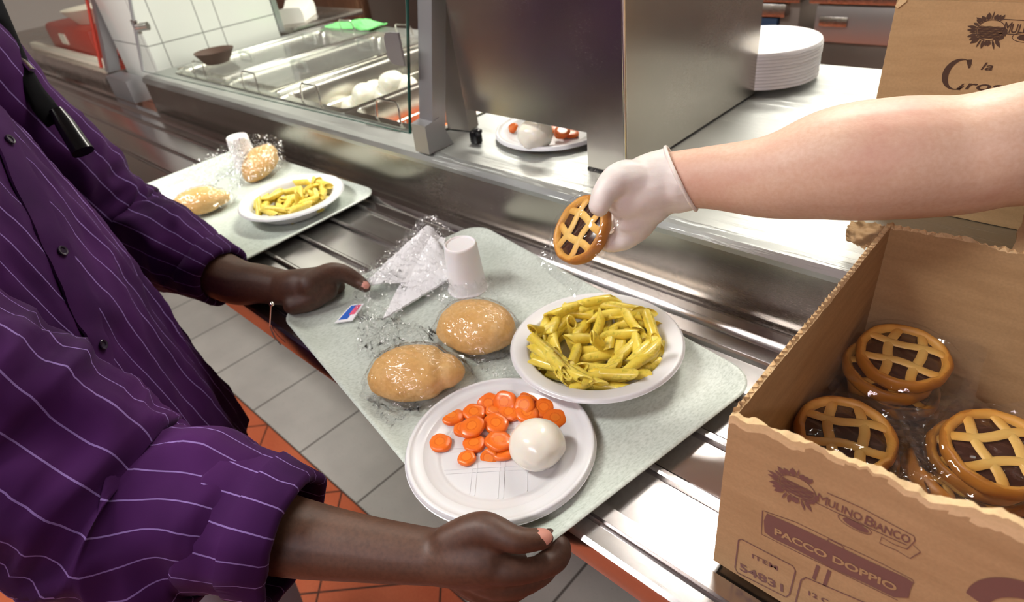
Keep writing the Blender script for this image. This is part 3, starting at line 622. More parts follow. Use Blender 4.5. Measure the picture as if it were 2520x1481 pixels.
for px, py, dz, k, rot, lb in [
    (1083, 1090, 0, 0, (0, 0, 0), 'round carrot slice lying alone at the far left of the heap'),
    (1111, 1026, 0, 1, (-3, 2, 40), 'round carrot slice at the upper left corner of the heap, pale centre showing'),
    (1167, 1015, .001, 0, (6, 4, 10), 'carrot slice tucked behind its neighbour in the upper left of the heap'),
    (1163, 1050, .0065, 1, (4, -10, 90), 'carrot slice lying flat on top of two others in the left of the heap'),
    (1136, 1056, .000, 3, (0, 12, 20), 'small carrot piece peeping out left of the slice on top'),
    (1167, 1092, 0, 2, (0, 0, 70), 'wet shining carrot slice between the heap and the smallest slice'),
    (1149, 1127, 0, 3, (2, 0, 0), 'smallest round carrot slice, nearest the empty plate middle'),
    (1221, 1042, .003, 1, (8, 5, 15), 'large carrot slice in the middle of the heap facing up'),
    (1226, 1086, .0065, 1, (2, 6, 50), 'large carrot slice on top beside the mozzarella ball'),
    (1234, 1110, 0, 0, (0, 0, 0), 'carrot slice underneath the one beside the mozzarella ball'),
    (1205, 1118, 0, 3, (60, 0, 30), 'carrot piece standing on edge below the heap'),
    (1202, 990, 0, 0, (30, -10, 60), 'slanted carrot slice at the back left of the heap'),
    (1241, 962, .000, 2, (25, 5, 10), 'carrot slice farthest back, nearest the soup plate'),
    (1245, 985, .0045, 1, (38, -12, 30), 'slanted carrot slice leaning on the one farthest back'),
    (1254, 1015, .000, 0, (10, 0, 0), 'carrot slice half hidden in the centre back of the heap'),
    (1212, 1012, .0, 3, (0, 20, 80), 'small carrot piece wedged between the back slices'),
    (1303, 982, 0, 2, (12, 0, 45), 'folded carrot slice at the back right, under the soup plate rim'),
    (1297, 1016, .001, 1, (8, 8, 0), 'carrot slice directly behind the mozzarella ball'),
    (1292, 995, .005, 2, (24, 0, 20), 'glossy carrot slice lying on the one behind the mozzarella ball'),
    (1338, 1003, .001, 2, (8, 10, 0), 'carrot slice right of the mozzarella top, touching the last slice'),
    (1366, 1029, .001, 0, (10, 6, 20), 'carrot slice at the far right end of the heap')]:
    carrot(at(px, py, z=ZP + .003 + dz) - Vector((0, 0, .003)), k, rot, lb)
def mozz_bm(r, seed, flat=.86):
    b = NB(); bmesh.ops.create_icosphere(b, subdivisions=5, radius=r)
    for v in b.verts:
        n = v.co.normalized(); k = 1 + .035 * fbm(n, 1.3, seed)
        v.co = n * r * k
        v.co.z *= flat
        if v.co.z < -r * .72: v.co.z = -r * .72 + (v.co.z + r * .72) * .15
        t = max(0, n.dot(Vector((-.72, -.35, -.60)).normalized()) - .93) / .07
        v.co += n * r * .05 * t * t * (3 - 2 * t)
        t2 = max(0, n.dot(Vector((.86, -.2, -.25)).normalized()) - .72) / .28
        v.co -= n * r * .05 * t2
    return b
def mozz(p, r, seed, label, group=None):
    o = obj('mozzarella_ball', mozz_bm(r, seed), M['mozz']); o.location = p; return tag(o, label, 'mozzarella', group)
mozz(at(1322, 1094, z=ZP + .0205), .0280, 1, 'white mozzarella ball on the carrot plate of the held tray')
o = mozz(at(1318, 330, z=CT + .027), .0300, 5, 'white mozzarella ball on the plate under the steel cabinet notch'); o.rotation_euler = (0, 0, 1.2)
carrot(at(1383, 331, z=CT + .010), 1, (20, 0, 0), 'carrot slice right of the mozzarella under the steel cabinet notch', 'carrot slices under the cabinet')
carrot(at(1384, 327, z=CT + .016), 1, (12, 10, 0), 'carrot slice lying on another, right of the mozzarella under the notch', 'carrot slices under the cabinet')
carrot(at(1262, 320, z=CT + .006), 1, (30, -20, 0), 'carrot slice left of the mozzarella under the steel cabinet notch', 'carrot slices under the cabinet')
for q in [(1395, 324, .004), (1372, 322, .004), (1405, 333, .004)]: carrot(at(q[0], q[1], z=CT + q[2]), 1, (3, 5, 30), 'carrot slice in the shade behind the mozzarella under the notch', 'carrot slices under the cabinet')
# mozzarella balls and carrots in the well pans
for i, (px, py, lb) in enumerate([(965, 205, 'mozzarella ball on top of the heap in the open pan'), (900, 235, 'mozzarella ball left of the heap top in the open pan'), (925, 228, 'mozzarella ball in front of the heap top in the open pan'), (995, 215, 'mozzarella ball right of the heap top, behind the glass edge'), (845, 258, 'mozzarella ball lying alone at the near left of the open pan'), (950, 238, 'mozzarella ball low down beside the carrot pan wall')]):
    z = (.955, .935, .935, .94, .905, .925)[i]
    p = at(px, py, z=z); p.x = min(max(p.x, EX[2] + .055), EX[3] - .055)
    mozz(p, .036, 11 + i, lb, 'mozzarella balls in the pan')
rnd = random.Random(4)
for k in range(84):
    x = rnd.uniform(EX[3] + .065, EX[4] - .065); y = rnd.uniform(WY0 + .075, WY1 - .09); z = .885 + .010 * (k // 21) + rnd.uniform(0, .004)
    o = carrot((x, y, z), k % 2, (rnd.uniform(-25, 25), rnd.uniform(-25, 25), rnd.uniform(0, 180)), 'cooked carrot slice heaped in the steel pan behind the guard post', 'carrots in the pan'); o.scale = (1.5, 1.5, 1.5)
# ================================================================= BREAD ROLLS IN FILM
def roll_shape(n, a, bb, h, nub, seed):
    """point of the roll surface in direction n"""
    k = 1 + .05 * fbm(n, 1.2, seed) + .012 * fbm(n, 5, seed)
    p = Vector((n.x * a, n.y * bb, n.z * h)) * k
    if nub:
        t = max(0.0, min(1.0, (n.x - .45) / .3)); t = t * t * (3 - 2 * t)
        neck = math.exp(-((n.x - .62) / .09) ** 2)
        p.y *= 1 - .12 * t - .12 * neck; p.z *= 1 - .10 * t - .12 * neck; p.x *= 1 + .05 * t
    if p.z < 0: p.z *= .62
    return p
def flat(o):
    o.data.polygons.foreach_set('use_smooth', [True] * len(o.data.polygons)); return o
def roll(loc, rz, dims, nub, seed, label, tilt=(0, 0), name='bread_roll', tails=((1, .0),), film='film'):
    a, bb, h = dims
    t = thing(name, label, 'bread roll', loc, (tilt[0], tilt[1], rz))
    b = NB(); bmesh.ops.create_icosphere(b, subdivisions=5, radius=1)
    for v in b.verts:
        n = v.co.normalized(); p = roll_shape(n, a, bb, h, nub, seed)
        cr = .0022 * math.exp(-((n.y - .25 * math.sin(n.x * 3 + seed)) / .06) ** 2) * max(0, n.z) * (1 - n.x * n.x)
        p.z -= cr; v.co = p + Vector((0, 0, h * .62))
    obj('roll', b, M['bread'], t)
    b = NB(); bmesh.ops.create_icosphere(b, subdivisions=6, radius=1)
    for v in b.verts:
        n = v.co.normalized(); p = roll_shape(n, a, bb, h, nub, seed)
        wv = n + Vector((fbm(n, 1.5, seed), fbm(n, 1.5, seed + 1), 0)) * .35
        rid = 1 - abs(noise.noise(Vector((wv.x * 1.2, wv.y * 4.5 + wv.x * 2, wv.z * 3)) + Vector((seed, 2, 1)))) * 3.5
        rid2 = (1 - abs(noise.noise(Vector((wv.x * 9 + wv.y * 3, wv.y * 3, wv.z * 7)) + Vector((1, seed, 4)))) * 2) ** 2 * .5 + (1 - abs(noise.noise(Vector((wv.x * 5, wv.y * 17, wv.z * 12)) + Vector((1, seed, 4)))) * 2) ** 2 * .3
        low = max(0.0, -n.z + .18); 
        p = p * (1.02 + .03 * max(0, rid) ** 2) + n * (.0006 + .0034 * rid2)
        p.x *= 1 + .28 * low * (1.2 + .8 * fbm(n, 2.3, seed + 2)); p.y *= 1 + .34 * low * (1.2 + .8 * fbm(n, 2.6, seed + 4))
        p.z = max(p.z, -h * .615 + .003 * rid2 * low)
        v.co = p + Vector((0, 0, h * .62))
    flat(obj('film_wrap', b, M[film], t, sharp=None))
    return t
def sheet(name, quad, zf, mats, parent=None, n=(90, 70), amp=.006, seed=0, thick=0.0, edge=.0, label=None, cat=None, cs=26):
    """crumpled sheet over a world quad (4 corners), heights zf(u,v) + crumple"""
    b = NB(); V = []
    for j in range(n[1] + 1):
        row = []
        for i in range(n[0] + 1):
            u, v = i / n[0], j / n[1]
            p = quad[0] * (1 - u) * (1 - v) + quad[1] * u * (1 - v) + quad[2] * u * v + quad[3] * (1 - u) * v
            e = 1 - min(1, 8 * min(u, v, 1 - u, 1 - v))
            if edge: p = p + Vector((fbm((u, v, 0), 14, seed), fbm((v, u, 3), 14, seed), 0)) * edge * e
            wx, wy = p.x + .012 * noise.noise(Vector((p.x * 40, p.y * 40, seed))), p.y + .012 * noise.noise(Vector((p.x * 40, p.y * 40, seed + 7)))
            r = 1 - abs(noise.noise(Vector((wx * cs * 1.4, wy * cs * 3.0, seed)))) * 3.2
            r2 = (1 - abs(noise.noise(Vector((wx * cs * 4 + wy * cs * 3, wy * cs * 2.5 - wx * cs * 2, seed + 3)))) * 2.2) ** 2
            p = Vector((p.x, p.y, p.z + zf(u, v) + amp * .8 * max(0, r) ** 2 + amp * .55 * r2)); row.append(b.verts.new(p))
        V.append(row)
    for j in range(n[1]):
        for i in range(n[0]): b.faces.new((V[j][i], V[j][i + 1], V[j + 1][i + 1], V[j + 1][i]))
    if thick:
        bmesh.ops.recalc_face_normals(b, faces=b.faces); bmesh.ops.solidify(b, geom=b.faces[:], thickness=thick)
    org = sum(quad, Vector()) / 4
    o = obj(name, b, mats, parent, world=parent is not None, sharp=35, origin=None if parent is not None else org)
    if 'film' in name: flat(o)
    if label: tag(o, label, cat)
    return o
r1 = roll(at(1030, 955, z=TF), math.radians(42), (.055, .039, .033), True, 3.1, 'long wrapped bread roll with a knobbed end, beside the carrot plate')
r2 = roll(at(1180, 840, z=TF), math.radians(16), (.053, .043, .033), False, 7.7, 'rounder wrapped bread roll between the cup and the soup plate')
q = lambda z, *pts: [at(x, y, z=z) for x, y in pts]
sheet('film_tail', q(TF + .001, (905, 985), (1010, 940), (1035, 1010), (965, 1060)), lambda u, v: .006 * math.sin(math.pi * u), M['film'], r1, amp=.006, seed=4, edge=.008)
sheet('film_tail', q(TF + .001, (880, 775), (1080, 820), (1060, 880), (905, 890)), lambda u, v: .012 * math.sin(math.pi * v), M['film'], r1, amp=.010, seed=14, edge=.008)
sheet('film_tail', q(TF + .001, (1085, 700), (1205, 690), (1235, 760), (1085, 765)), lambda u, v: .014 * math.sin(math.pi * v), M['film'], r2, amp=.010, seed=24, edge=.006)
sheet('film_tail', q(TF + .001, (1130, 870), (1265, 870), (1290, 950), (1185, 915)), lambda u, v: .010 * math.sin(math.pi * v), M['film'], r2, amp=.008, seed=34, edge=.006)
# cutlery and napkin pack
t = thing('napkin_pack', 'clear film pack holding a folded white napkin, in front of the upturned cup', 'napkin pack', at(980, 730, z=TF))
sheet('napkin', q(TF + .002, (1048, 590), (1100, 640), (1108, 700), (945, 800)), lambda u, v: .010 + .012 * math.sin(math.pi * u) * (1 - v), M['paper'], t, n=(24, 24), amp=.0012, seed=3, thick=.003, edge=.002)
sheet('napkin_fold', q(TF + .012, (1050, 580), (1096, 586), (1080, 690), (890, 712)), lambda u, v: .020 * math.sin(math.pi * min(1, u + .3)) * (1 - v * .7), M['paper'], t, n=(24, 24), amp=.0018, seed=13, thick=.0015, edge=.002)
sheet('film_bag', q(TF + .010, (1042, 568), (1120, 600), (1110, 770), (872, 705)), lambda u, v: .034 * math.sin(math.pi * (.15 + .7 * u)) * (1 - v * .55), M['film_white'], t, n=(120, 90), amp=.008, seed=2, edge=.008)
sheet('film_bag_end', q(TF + .001, (872, 700), (1010, 690), (985, 860), (890, 880)), lambda u, v: .026 * math.sin(math.pi * (.1 + .8 * u)) * (1 - v * .7), M['film'], t, n=(110, 90), amp=.010, seed=5, edge=.008)
# sachet
t = thing('sachet', 'tiny blue and pink printed condiment sachet by the customer\'s thumb', 'sachet', at(860, 775, z=TF))
Q = [at(824, 796, z=TF + .002), at(865, 752, z=TF + .010), at(897, 748, z=TF + .011), at(868, 790, z=TF + .003)]
def quad_sheet(Q, u0, u1, v0, v1, off, th=.0006):
    b = NB(); nrm = (Q[1] - Q[0]).cross(Q[3] - Q[0]).normalized(); nrm = nrm if nrm.z > 0 else -nrm
    P = lambda u, v: Q[0] * (1 - u) * (1 - v) + Q[1] * u * (1 - v) + Q[2] * u * v + Q[3] * (1 - u) * v + nrm * off
    A = [b.verts.new(P(*c)) for c in ((u0, v0), (u1, v0), (u1, v1), (u0, v1))]; B = [b.verts.new(v.co + nrm * th) for v in A]
    b.faces.new(A); b.faces.new(B)
    for i in range(4): b.faces.new((A[i], A[(i + 1) % 4], B[(i + 1) % 4], B[i]))
    bmesh.ops.recalc_face_normals(b, faces=b.faces); return b
obj('packet', quad_sheet(Q, 0, 1, 0, 1, 0, .0016), M['paper'], t, world=True)
obj('blue_print', quad_sheet(Q, .14, .95, .10, .62, .0016, .0002), mat('sachet_blue', (.02, .12, .55), .4), t, world=True)
obj('pink_print', quad_sheet(Q, .38, .93, .50, .86, .0018, .0002), mat('sachet_pink', (.80, .12, .22), .4), t, world=True)
# cups
def cup(loc, label, rot=(0, 0, 0)):
    b = NB()
    lathe(b, [(.0275, .0), (.0292, .0), (.0296, .0016), (.0280, .003), (.0270, .006), (.0232, .070), (.0226, .0735), (.0212, .0748), (.0200, .0745), (.0192, .0725), (.0, .0722)], 48)
    o = obj('plastic_cup', b, M['cup'], sharp=60); o.location = loc; o.rotation_euler = rot; return tag(o, label, 'cup')
cup((-.6055, .470, TF), 'upturned white plastic cup standing at the back of the held tray')
cup(at(611, 412, z=TF), 'upturned white plastic cup under film on the tray behind the sleeve')
# far tray food
ra = roll(at(503, 520, z=TF), math.radians(60), (.054, .036, .030), True, 5.2, 'wrapped long bread roll nearest the sleeve on the tray behind', film='film')
rb = roll(at(640, 425, z=TF + .006) + Vector((0, .012, 0)), math.radians(118), (.054, .036, .031), True, 6.4, 'wrapped bread roll propped up against the cup on the tray behind', tilt=(0, -.30), film='film')
sheet('film_tail', [at(395, 500, z=TF + .002), at(572, 352, z=.945), at(622, 410, z=.915), at(470, 522, z=TF + .002)], lambda u, v: .014 * math.sin(math.pi * u), M['film'], ra, n=(110, 80), amp=.0075, seed=44, edge=.010)
sheet('film_tail', [at(568, 350, z=.955), at(690, 342, z=.945), at(704, 418, z=.900), at(566, 482, z=TF + .004)], lambda u, v: .010 * math.sin(math.pi * u), M['film'], rb, n=(110, 80), amp=.0075, seed=54, edge=.010)
sheet('napkin', q(TF + .001, (372, 500), (470, 455), (520, 470), (420, 540)), lambda u, v: .008 + .004 * math.sin(math.pi * u), M['paper'], None, n=(24, 20), amp=.005, seed=64, thick=.002, edge=.004, label='crumpled white napkin tucked beside the sleeve on the tray behind', cat='napkin')
# ================================================================= CARDBOARD BOXES
NX0, NX1, NY0, NY1, NZ0, NZ1 = -.128, .205, .300, .6135, .8765, 1.047
def wall(b, axis, fixed, a0, a1, z0, ztop, th, jag, seed, light_in, nseg=110, tear=.006):
    """corrugated wall with a ragged top. axis 'x': wall runs along x at y=fixed. th signed towards the inside.
    materials: 0 kraft, 1 pale torn paper"""
    rows = 34
    def P(s, z, t): return Vector((a0 + (a1 - a0) * s, fixed + t, z)) if axis == 'x' else Vector((fixed + t, a0 + (a1 - a0) * s, z))
    F, B = [], []
    for j in range(rows + 1):
        f, k = [], []
        for i in range(nseg + 1):
            s = i / nseg; e = s * (a1 - a0)
            top = ztop(s) + jag * fbm((e, 0, 0), 60, seed) + jag * .7 * fbm((e, 0, 0), 190, seed + 3)
            topb = ztop(s) + jag * fbm((e, 2, 0), 60, seed + 1) + jag * .7 * fbm((e, 1, 0), 190, seed + 5) - (tear * (0.6 + fbm((e, 5, 0), 25, seed)) if not light_in else 0)
            wz = (j / rows) ** .5
            f.append(b.verts.new(P(s, z0 + (top - z0) * wz, 0))); k.append(b.verts.new(P(s, z0 + (topb - z0) * wz, th)))
        F.append(f); B.append(k)
    for j in range(rows):
        for i in range(nseg):
            x = b.faces.new((F[j][i], F[j][i + 1], F[j + 1][i + 1], F[j + 1][i])); y = b.faces.new((B[j][i], B[j][i + 1], B[j + 1][i + 1], B[j + 1][i]))
            s = i / nseg * (a1 - a0)
            lim = tear * (.9 + 1.3 * fbm((s, 9, 0), 22, seed))
            zt = F[rows][i].co.z
            if zt - (F[j][i].co.z + F[j + 1][i].co.z) / 2 < lim and light_in: x.material_index = 1
    for i in range(nseg):
        x = b.faces.new((F[rows][i], F[rows][i + 1], B[rows][i + 1], B[rows][i])); x.material_index = 1
        b.faces.new((F[0][i], F[0][i + 1], B[0][i + 1], B[0][i]))
    for i in (0, nseg):
        for j in range(rows): b.faces.new((F[j][i], F[j + 1][i], B[j + 1][i], B[j][i]))
    bmesh.ops.recalc_face_normals(b, faces=b.faces)
def flutes(b, axis, fixed, a0, a1, ztop, th, seed):
    n = int((a1 - a0) / .0011); A, B = [], []
    for i in range(n + 1):
        s = i / n; e = a0 + (a1 - a0) * s; z = ztop(s) + .0014 * fbm((e, 0, 0), 90, seed) + .0006
        t = th * (.5 + .42 * math.sin(e * 2 * math.pi / .0068))
        hh = .0015 + .0022 * max(0, fbm((e, 4, 0), 70, seed + 2))
        p = Vector((e, fixed + t, z)) if axis == 'x' else Vector((fixed + t, e, z))
        A.append(b.verts.new(p + Vector((0, 0, hh)))); B.append(b.verts.new(p - Vector((0, 0, .004))))
    for i in range(n):
        f = b.faces.new((A[i], A[i + 1], B[i + 1], B[i])); f.material_index = 1
t = thing('cardboard_box', 'open torn cardboard box of wrapped tarts at the end of the tray slide', 'cardboard box', (NX0, NY0, NZ0))
CM2 = [M['card'], M['card_light']]
b = NB()
box(b, (NX0 + .001, NY0 + .001, NZ0), (NX1 - .001, NY1 - .001, NZ0 + .004)); obj('bottom', b, M['card'], t, world=True)
FT = [(-0.1272, 1.0465), (-0.0732, 1.0528), (-0.0318, 1.055), (-0.007, 1.0523), (0.0199, 1.064), (0.0307, 1.0624)]
def front_top(s):
    x = NX0 + (NX1 - NX0) * s
    for (a, c), (e, f) in zip(FT, FT[1:]):
        if x <= e: return c + (f - c) * max(0, x - a) / (e - a)
    return FT[-1][1]
b = NB(); wall(b, 'x', NY0, NX0, NX1, NZ0, front_top, .0045, .0032, 3, True, 170, .007); obj('front_wall', b, CM2, t, world=True, sharp=50)
b = NB(); wall(b, 'y', NX0, NY0 + .0046, NY1 - .0046, NZ0, lambda s: NZ1 + .001 * math.sin(9 * s), .0042, .0012, 8, False, 150, .001)
flutes(b, 'y', NX0, NY0 + .004, NY1 - .004, lambda s: NZ1 + .0005, .0042, 8); obj('side_wall', b, CM2, t, world=True, sharp=50)
b = NB(); wall(b, 'x', NY1, NX0, NX1, NZ0, lambda s: NZ1 + .003 * math.exp(-((s - .18) / .07) ** 2) + .002 * math.exp(-((s - .36) / .09) ** 2), -.0045, .0022, 12, False, 170, .002)
flutes(b, 'x', NY1, NX0, NX1, lambda s: NZ1 + .0005, -.0045, 4); obj('back_wall', b, CM2, t, world=True, sharp=50)
b = NB(); wall(b, 'y', NX1, NY0 + .0046, NY1 - .0046, NZ0, lambda s: NZ1, -.0042, .0015, 15, False, 120, .002); obj('side_wall', b, CM2, t, world=True, sharp=50)
# flaps: torn corner piece hanging out at the back left, a long one standing up behind
def flap(quad, name, seed, th=.0035, jag=.004):
    n = 30; b = NB(); A, B = [], []
    nr = (quad[1] - quad[0]).cross(quad[3] - quad[0]).normalized()
    for j in range(n + 1):
        ra, rb = [], []
        for i in range(n + 1):
            u, v = i / n, j / n
            p = quad[0] * (1 - u) * (1 - v) + quad[1] * u * (1 - v) + quad[2] * u * v + quad[3] * (1 - u) * v
            e = max(0, 1 - 6 * min(u, v, 1 - u, 1 - v)); d = Vector((fbm((u, v, 0), 9, seed), fbm((u, v, 4), 9, seed), fbm((u, v, 7), 9, seed))) * jag * e
            p = p + d + nr * .003 * fbm((u, v, 2), 2.5, seed)
            ra.append(b.verts.new(p)); rb.append(b.verts.new(p - nr * th))
        A.append(ra); B.append(rb)
    for j in range(n):
        for i in range(n):
            b.faces.new((A[j][i], A[j][i + 1], A[j + 1][i + 1], A[j + 1][i])); b.faces.new((B[j][i], B[j][i + 1], B[j + 1][i + 1], B[j + 1][i]))
    for i in range(n):
        for f in ((A[0][i], A[0][i + 1], B[0][i + 1], B[0][i]), (A[n][i], A[n][i + 1], B[n][i + 1], B[n][i]), (A[i][0], A[i + 1][0], B[i + 1][0], B[i][0]), (A[i][n], A[i + 1][n], B[i + 1][n], B[i][n])):
            x = b.faces.new(f); x.material_index = 1
    bmesh.ops.recalc_face_normals(b, faces=b.faces)
    return obj(name, b, CM2, t, world=True, sharp=50)
flap([Vector((NX0 - .0005, .612, 1.044)), Vector((NX0 - .0005, .560, 1.044)), at(2082, 590, d=.655), at(2095, 545, d=.69)], 'flap', 3, .002, .0016)
flap([Vector((-.030, NY1 + .001, 1.046)), Vector((.200, NY1 + .001, 1.046)), Vector((.205, NY1 + .085, 1.106)), Vector((-.037, NY1 + .085, 1.096))], 'flap', 9, .0035, .002)
# ----- printing
def plane_pts(Y): return lambda px, py: at(px, py, y=Y)
def line(b, pts, w, Y, closed=False):
    """ink line of width w through world points in the plane y=Y"""
    pts = [Vector((p.x, p.z, 0)) for p in pts]
    if closed: pts = pts + [pts[0]]
    L_, R_ = [], []
    for i, p in enumerate(pts):
        d = (pts[min(i + 1, len(pts) - 1)] - pts[max(i - 1, 0)])
        if closed and i in (0, len(pts) - 1): d = pts[1] - pts[-2]
        d.normalize(); nn = Vector((-d.y, d.x, 0)) * w / 2
        L_.append(b.verts.new((p.x + nn.x, Y, p.y + nn.y))); R_.append(b.verts.new((p.x - nn.x, Y, p.y - nn.y)))
    for i in range(len(pts) - 1): b.faces.new((L_[i], L_[i + 1], R_[i + 1], R_[i]))
def poly(b, pts, Y): b.faces.new([b.verts.new((p.x, Y, p.z)) for p in pts])
def lettering(b, txt, A, B, H, Y, bold=.0, shear=0.0, fit=True):
    """text from world point A to B (baseline) with cap height H"""
    tb = text_bm(txt, 1.0, 0.0, shear, bold)
    xs = [v.co.x for v in tb.verts]; ys = [v.co.y for v in tb.verts]
    w_, h_ = max(xs) - min(xs), .73
    d = Vector((B.x - A.x, 0, B.z - A.z)); L_ = d.length; d.normalize(); up = Vector((-d.z, 0, d.x))
    for v in tb.verts:
        x = (v.co.x - min(xs)) / w_ * L_; y = v.co.y / h_ * H
        v.co = Vector((A.x, Y, A.z)) + d * x + up * y
    join(b, tb)
def ell(c, rx, rz, a0=0, a1=360, n=40, rot=0.0):
    out = []
    for i in range(n + 1):
        a = math.radians(a0 + (a1 - a0) * i / n); x, z = rx * math.cos(a), rz * math.sin(a)
        out.append(Vector((c.x + x * math.cos(rot) - z * math.sin(rot), 0, c.z + x * math.sin(rot) + z * math.cos(rot))))
    return out
def emblem(b, c, r, Y):
    """oval landscape ringed with leaves, flowers and ears of wheat"""
    line(b, ell(c, r, r * .82)[:-1], r * .06, Y - .00003, True)
    low = ell(c, r * .95, r * .78, 180 + 12, 360 - 2, 24); up = [Vector((c.x + r * (.93 - 1.86 * i / 12), 0, c.z + r * (.16 + .10 * math.sin(i * .7) - .012 * i))) for i in range(13)]
    rows = 16
    for k in range(rows):
        z = c.z + r * (.28 - 1.0 * k / rows); hw = r * .93 * math.sqrt(max(0.02, 1 - ((z - c.z) / (r * .80)) ** 2))
        line(b, [Vector((c.x - hw + 2 * hw * i / 14, 0, z + r * .02 * math.sin(i * 1.3 + k))) for i in range(15)], r * (.030 + .02 * (k % 3)), Y)
    rd = random.Random(7)
    for k in range(26):
        a = math.radians(62 + k * 300 / 25); L_ = r * rd.uniform(.42, .85); wd = r * rd.uniform(.10, .20)
        if k % 4 == 3: wd *= .45; L_ *= 1.15
        s = Vector((c.x + r * 1.0 * math.cos(a), 0, c.z + r * .84 * math.sin(a))); a2 = a + rd.uniform(-.25, .25)
        if math.cos(a) > .55 and math.sin(a) < .55: L_ *= .35
        d = Vector((math.cos(a2), 0, math.sin(a2))); nn = Vector((-d.z, 0, d.x))
        pts = []
        for i in range(9):
            u = i / 8; pts.append(s + d * L_ * u + nn * wd * math.sin(math.pi * u ** .8))
        for i in range(7, 0, -1):
            u = i / 8; pts.append(s + d * L_ * u - nn * wd * math.sin(math.pi * u ** .8))
        poly(b, pts, Y - .00003 * (2 + k % 4))
def finish_print(b, name, m, parent, Y):
    bmesh.ops.recalc_face_normals(b, faces=b.faces)
    for f in b.faces:
        if f.normal.y > 0: f.normal_flip()
    return obj(name, b, m, parent, world=True, sharp=None)
Y = NY0 - .0004; A = plane_pts(NY0); b = NB()
emblem(b, A(1962, 1199), .0118, Y)
lettering(b, 'M', A(2010, 1231), A(2034, 1243), .0088, Y - .0002, .0); lettering(b, 'ULINO', A(2037, 1243), A(2120, 1282), .0070, Y, .015)
lettering(b, 'B', A(2126, 1287), A(2148, 1298), .0092, Y, .01); lettering(b, 'IANCO', A(2150, 1298), A(2238, 1337), .0070, Y, .015)
line(b, [A(2036, 1211), A(2120, 1248), A(2250, 1318), A(2252, 1330)], .0007, Y); line(b, [A(2003, 1233), A(2110, 1284), A(2180, 1317), A(2232, 1340)], .0007, Y)
line(b, [A(2252, 1330), A(2232, 1350), A(2200, 1338), A(2170, 1320), A(2165, 1335), A(2205, 1352), A(2240, 1373), A(2266, 1357), A(2248, 1340)], .0006, Y)
line(b, ell(A(2103, 1289), .0100, .0046, rot=-.04)[:-1], .0005, Y, True); poly(b, ell(A(2106, 1291), .0078, .0032, rot=-.04)[:-1], Y)
# banner drawn as a plank with a lighter border, letters left out by laying pale ones on top
pl = [A(1888, 1262), A(1960, 1293), A(2060, 1341), A(2150, 1384), A(2230, 1420), A(2248, 1432), A(2240, 1452), A(2236, 1470), A(2200, 1468), A(2130, 1434), A(2040, 1393), A(1960, 1351), A(1900, 1322), A(1882, 1308), A(1880, 1280)]
poly(b, pl, Y); line(b, [A(1878, 1255), A(1960, 1284), A(2060, 1333), A(2160, 1380), A(2246, 1425), A(2250, 1434)], .0006, Y); line(b, [A(1877, 1255), A(1874, 1313), A(1960, 1356), A(2060, 1404), A(2160, 1452), A(2210, 1476)], .0007, Y)
line(b, [A(2036, 1330), A(2040, 1325), A(2072, 1341), A(2078, 1349)], .0008, Y)
for (p0, p1) in ((A(2014, 1390), A(2003, 1424)), (A(2042, 1402), A(2029, 1440))): line(b, [p0, p1], .0024, Y)
line(b, [A(1818, 1328), A(1826, 1326), A(1952, 1392), A(1958, 1404), A(1943, 1462), A(1934, 1468), A(1815, 1408), A(1809, 1396)], .0011, Y, True)
lettering(b, 'ITEM', A(1851, 1371), A(1914, 1403), .0052, Y, .018); lettering(b, '54831', A(1821, 1401), A(1928, 1456), .0093, Y, .025)
line(b, [A(1958, 1481), A(1972, 1426), A(1984, 1420), A(2120, 1478), A(2180, 1505)], .0011, Y); lettering(b, '12 C', A(1990, 1463), A(2040, 1487), .0052, Y, .03)
c = A(2515, 1520); poly(b, ell(c, .026, .030, 60, 185, 24) + ell(Vector((c.x + .006, 0, c.z - .004)), .021, .022, 60, 185, 24)[::-1], Y)
finish_print(b, 'printing', M['print'], t, Y)
b = NB(); lettering(b, 'PACCO DOPPIO', A(1907, 1312), A(2206, 1454), .0068, Y - .0003, .03); finish_print(b, 'banner_lettering', M['card'], t, Y)
# ----- far box
FX0, FX1, FY0, FY1, FZ1 = -.2105, .215, .800, 1.06, 1.2055
t = thing('cardboard_box', 'brown cardboard box standing on the worktop behind the server\'s arm', 'cardboard box', (FX0, FY0, CT))
b = NB(); box(b, (FX0, FY0, CT + .0005), (FX1, FY0 + .004, FZ1), .0012); box(b, (FX0, FY1 - .004, CT + .0005), (FX1, FY1, FZ1)); box(b, (FX0, FY0 + .004, CT + .0005), (FX0 + .004, FY1 - .004, FZ1)); box(b, (FX1 - .004, FY0 + .004, CT + .0005), (FX1, FY1 - .004, FZ1)); box(b, (FX0 + .004, FY0 + .004, CT + .0005), (FX1 - .004, FY1 - .004, CT + .005))
obj('box_body', b, M['card'], t, world=True)
b = NB(); prism(b, [(FX0 + .0, FZ1 - .006), (FX0 + .004, FZ1 + .003), (FX0 + .009, FZ1 + .0015), (FX0 + .010, FZ1 - .001), (FX0 + .003, FZ1 - .008)], FY0 - .0012, FY0 + .004, 'y'); obj('torn_corner', b, M['card_light'], t, world=True)
b = NB(); box(b, (FX0 + .006, FY0 + .002, FZ1 - .001), (FX1, FY0 + .10, FZ1 + .0025)); obj('flap', b, M['card'], t, world=True)
Y = FY0 - .0004; A = plane_pts(FY0); b = NB()
emblem(b, A(2438, 74), .0118, Y)
lettering(b, 'M', A(2467, 80), A(2484, 81), .0108, Y - .0002, .0); lettering(b, 'ULINO', A(2486, 80), A(2560, 84), .0084, Y, .015); lettering(b, 'B', A(2566, 87), A(2582, 88), .0108, Y, .02); lettering(b, 'IANCO', A(2585, 88), A(2655, 92), .0084, Y, .015)
line(b, [A(2470, 47), A(2560, 52), A(2660, 57)], .0007, Y); line(b, [A(2458, 82), A(2560, 88), A(2660, 93)], .0007, Y)
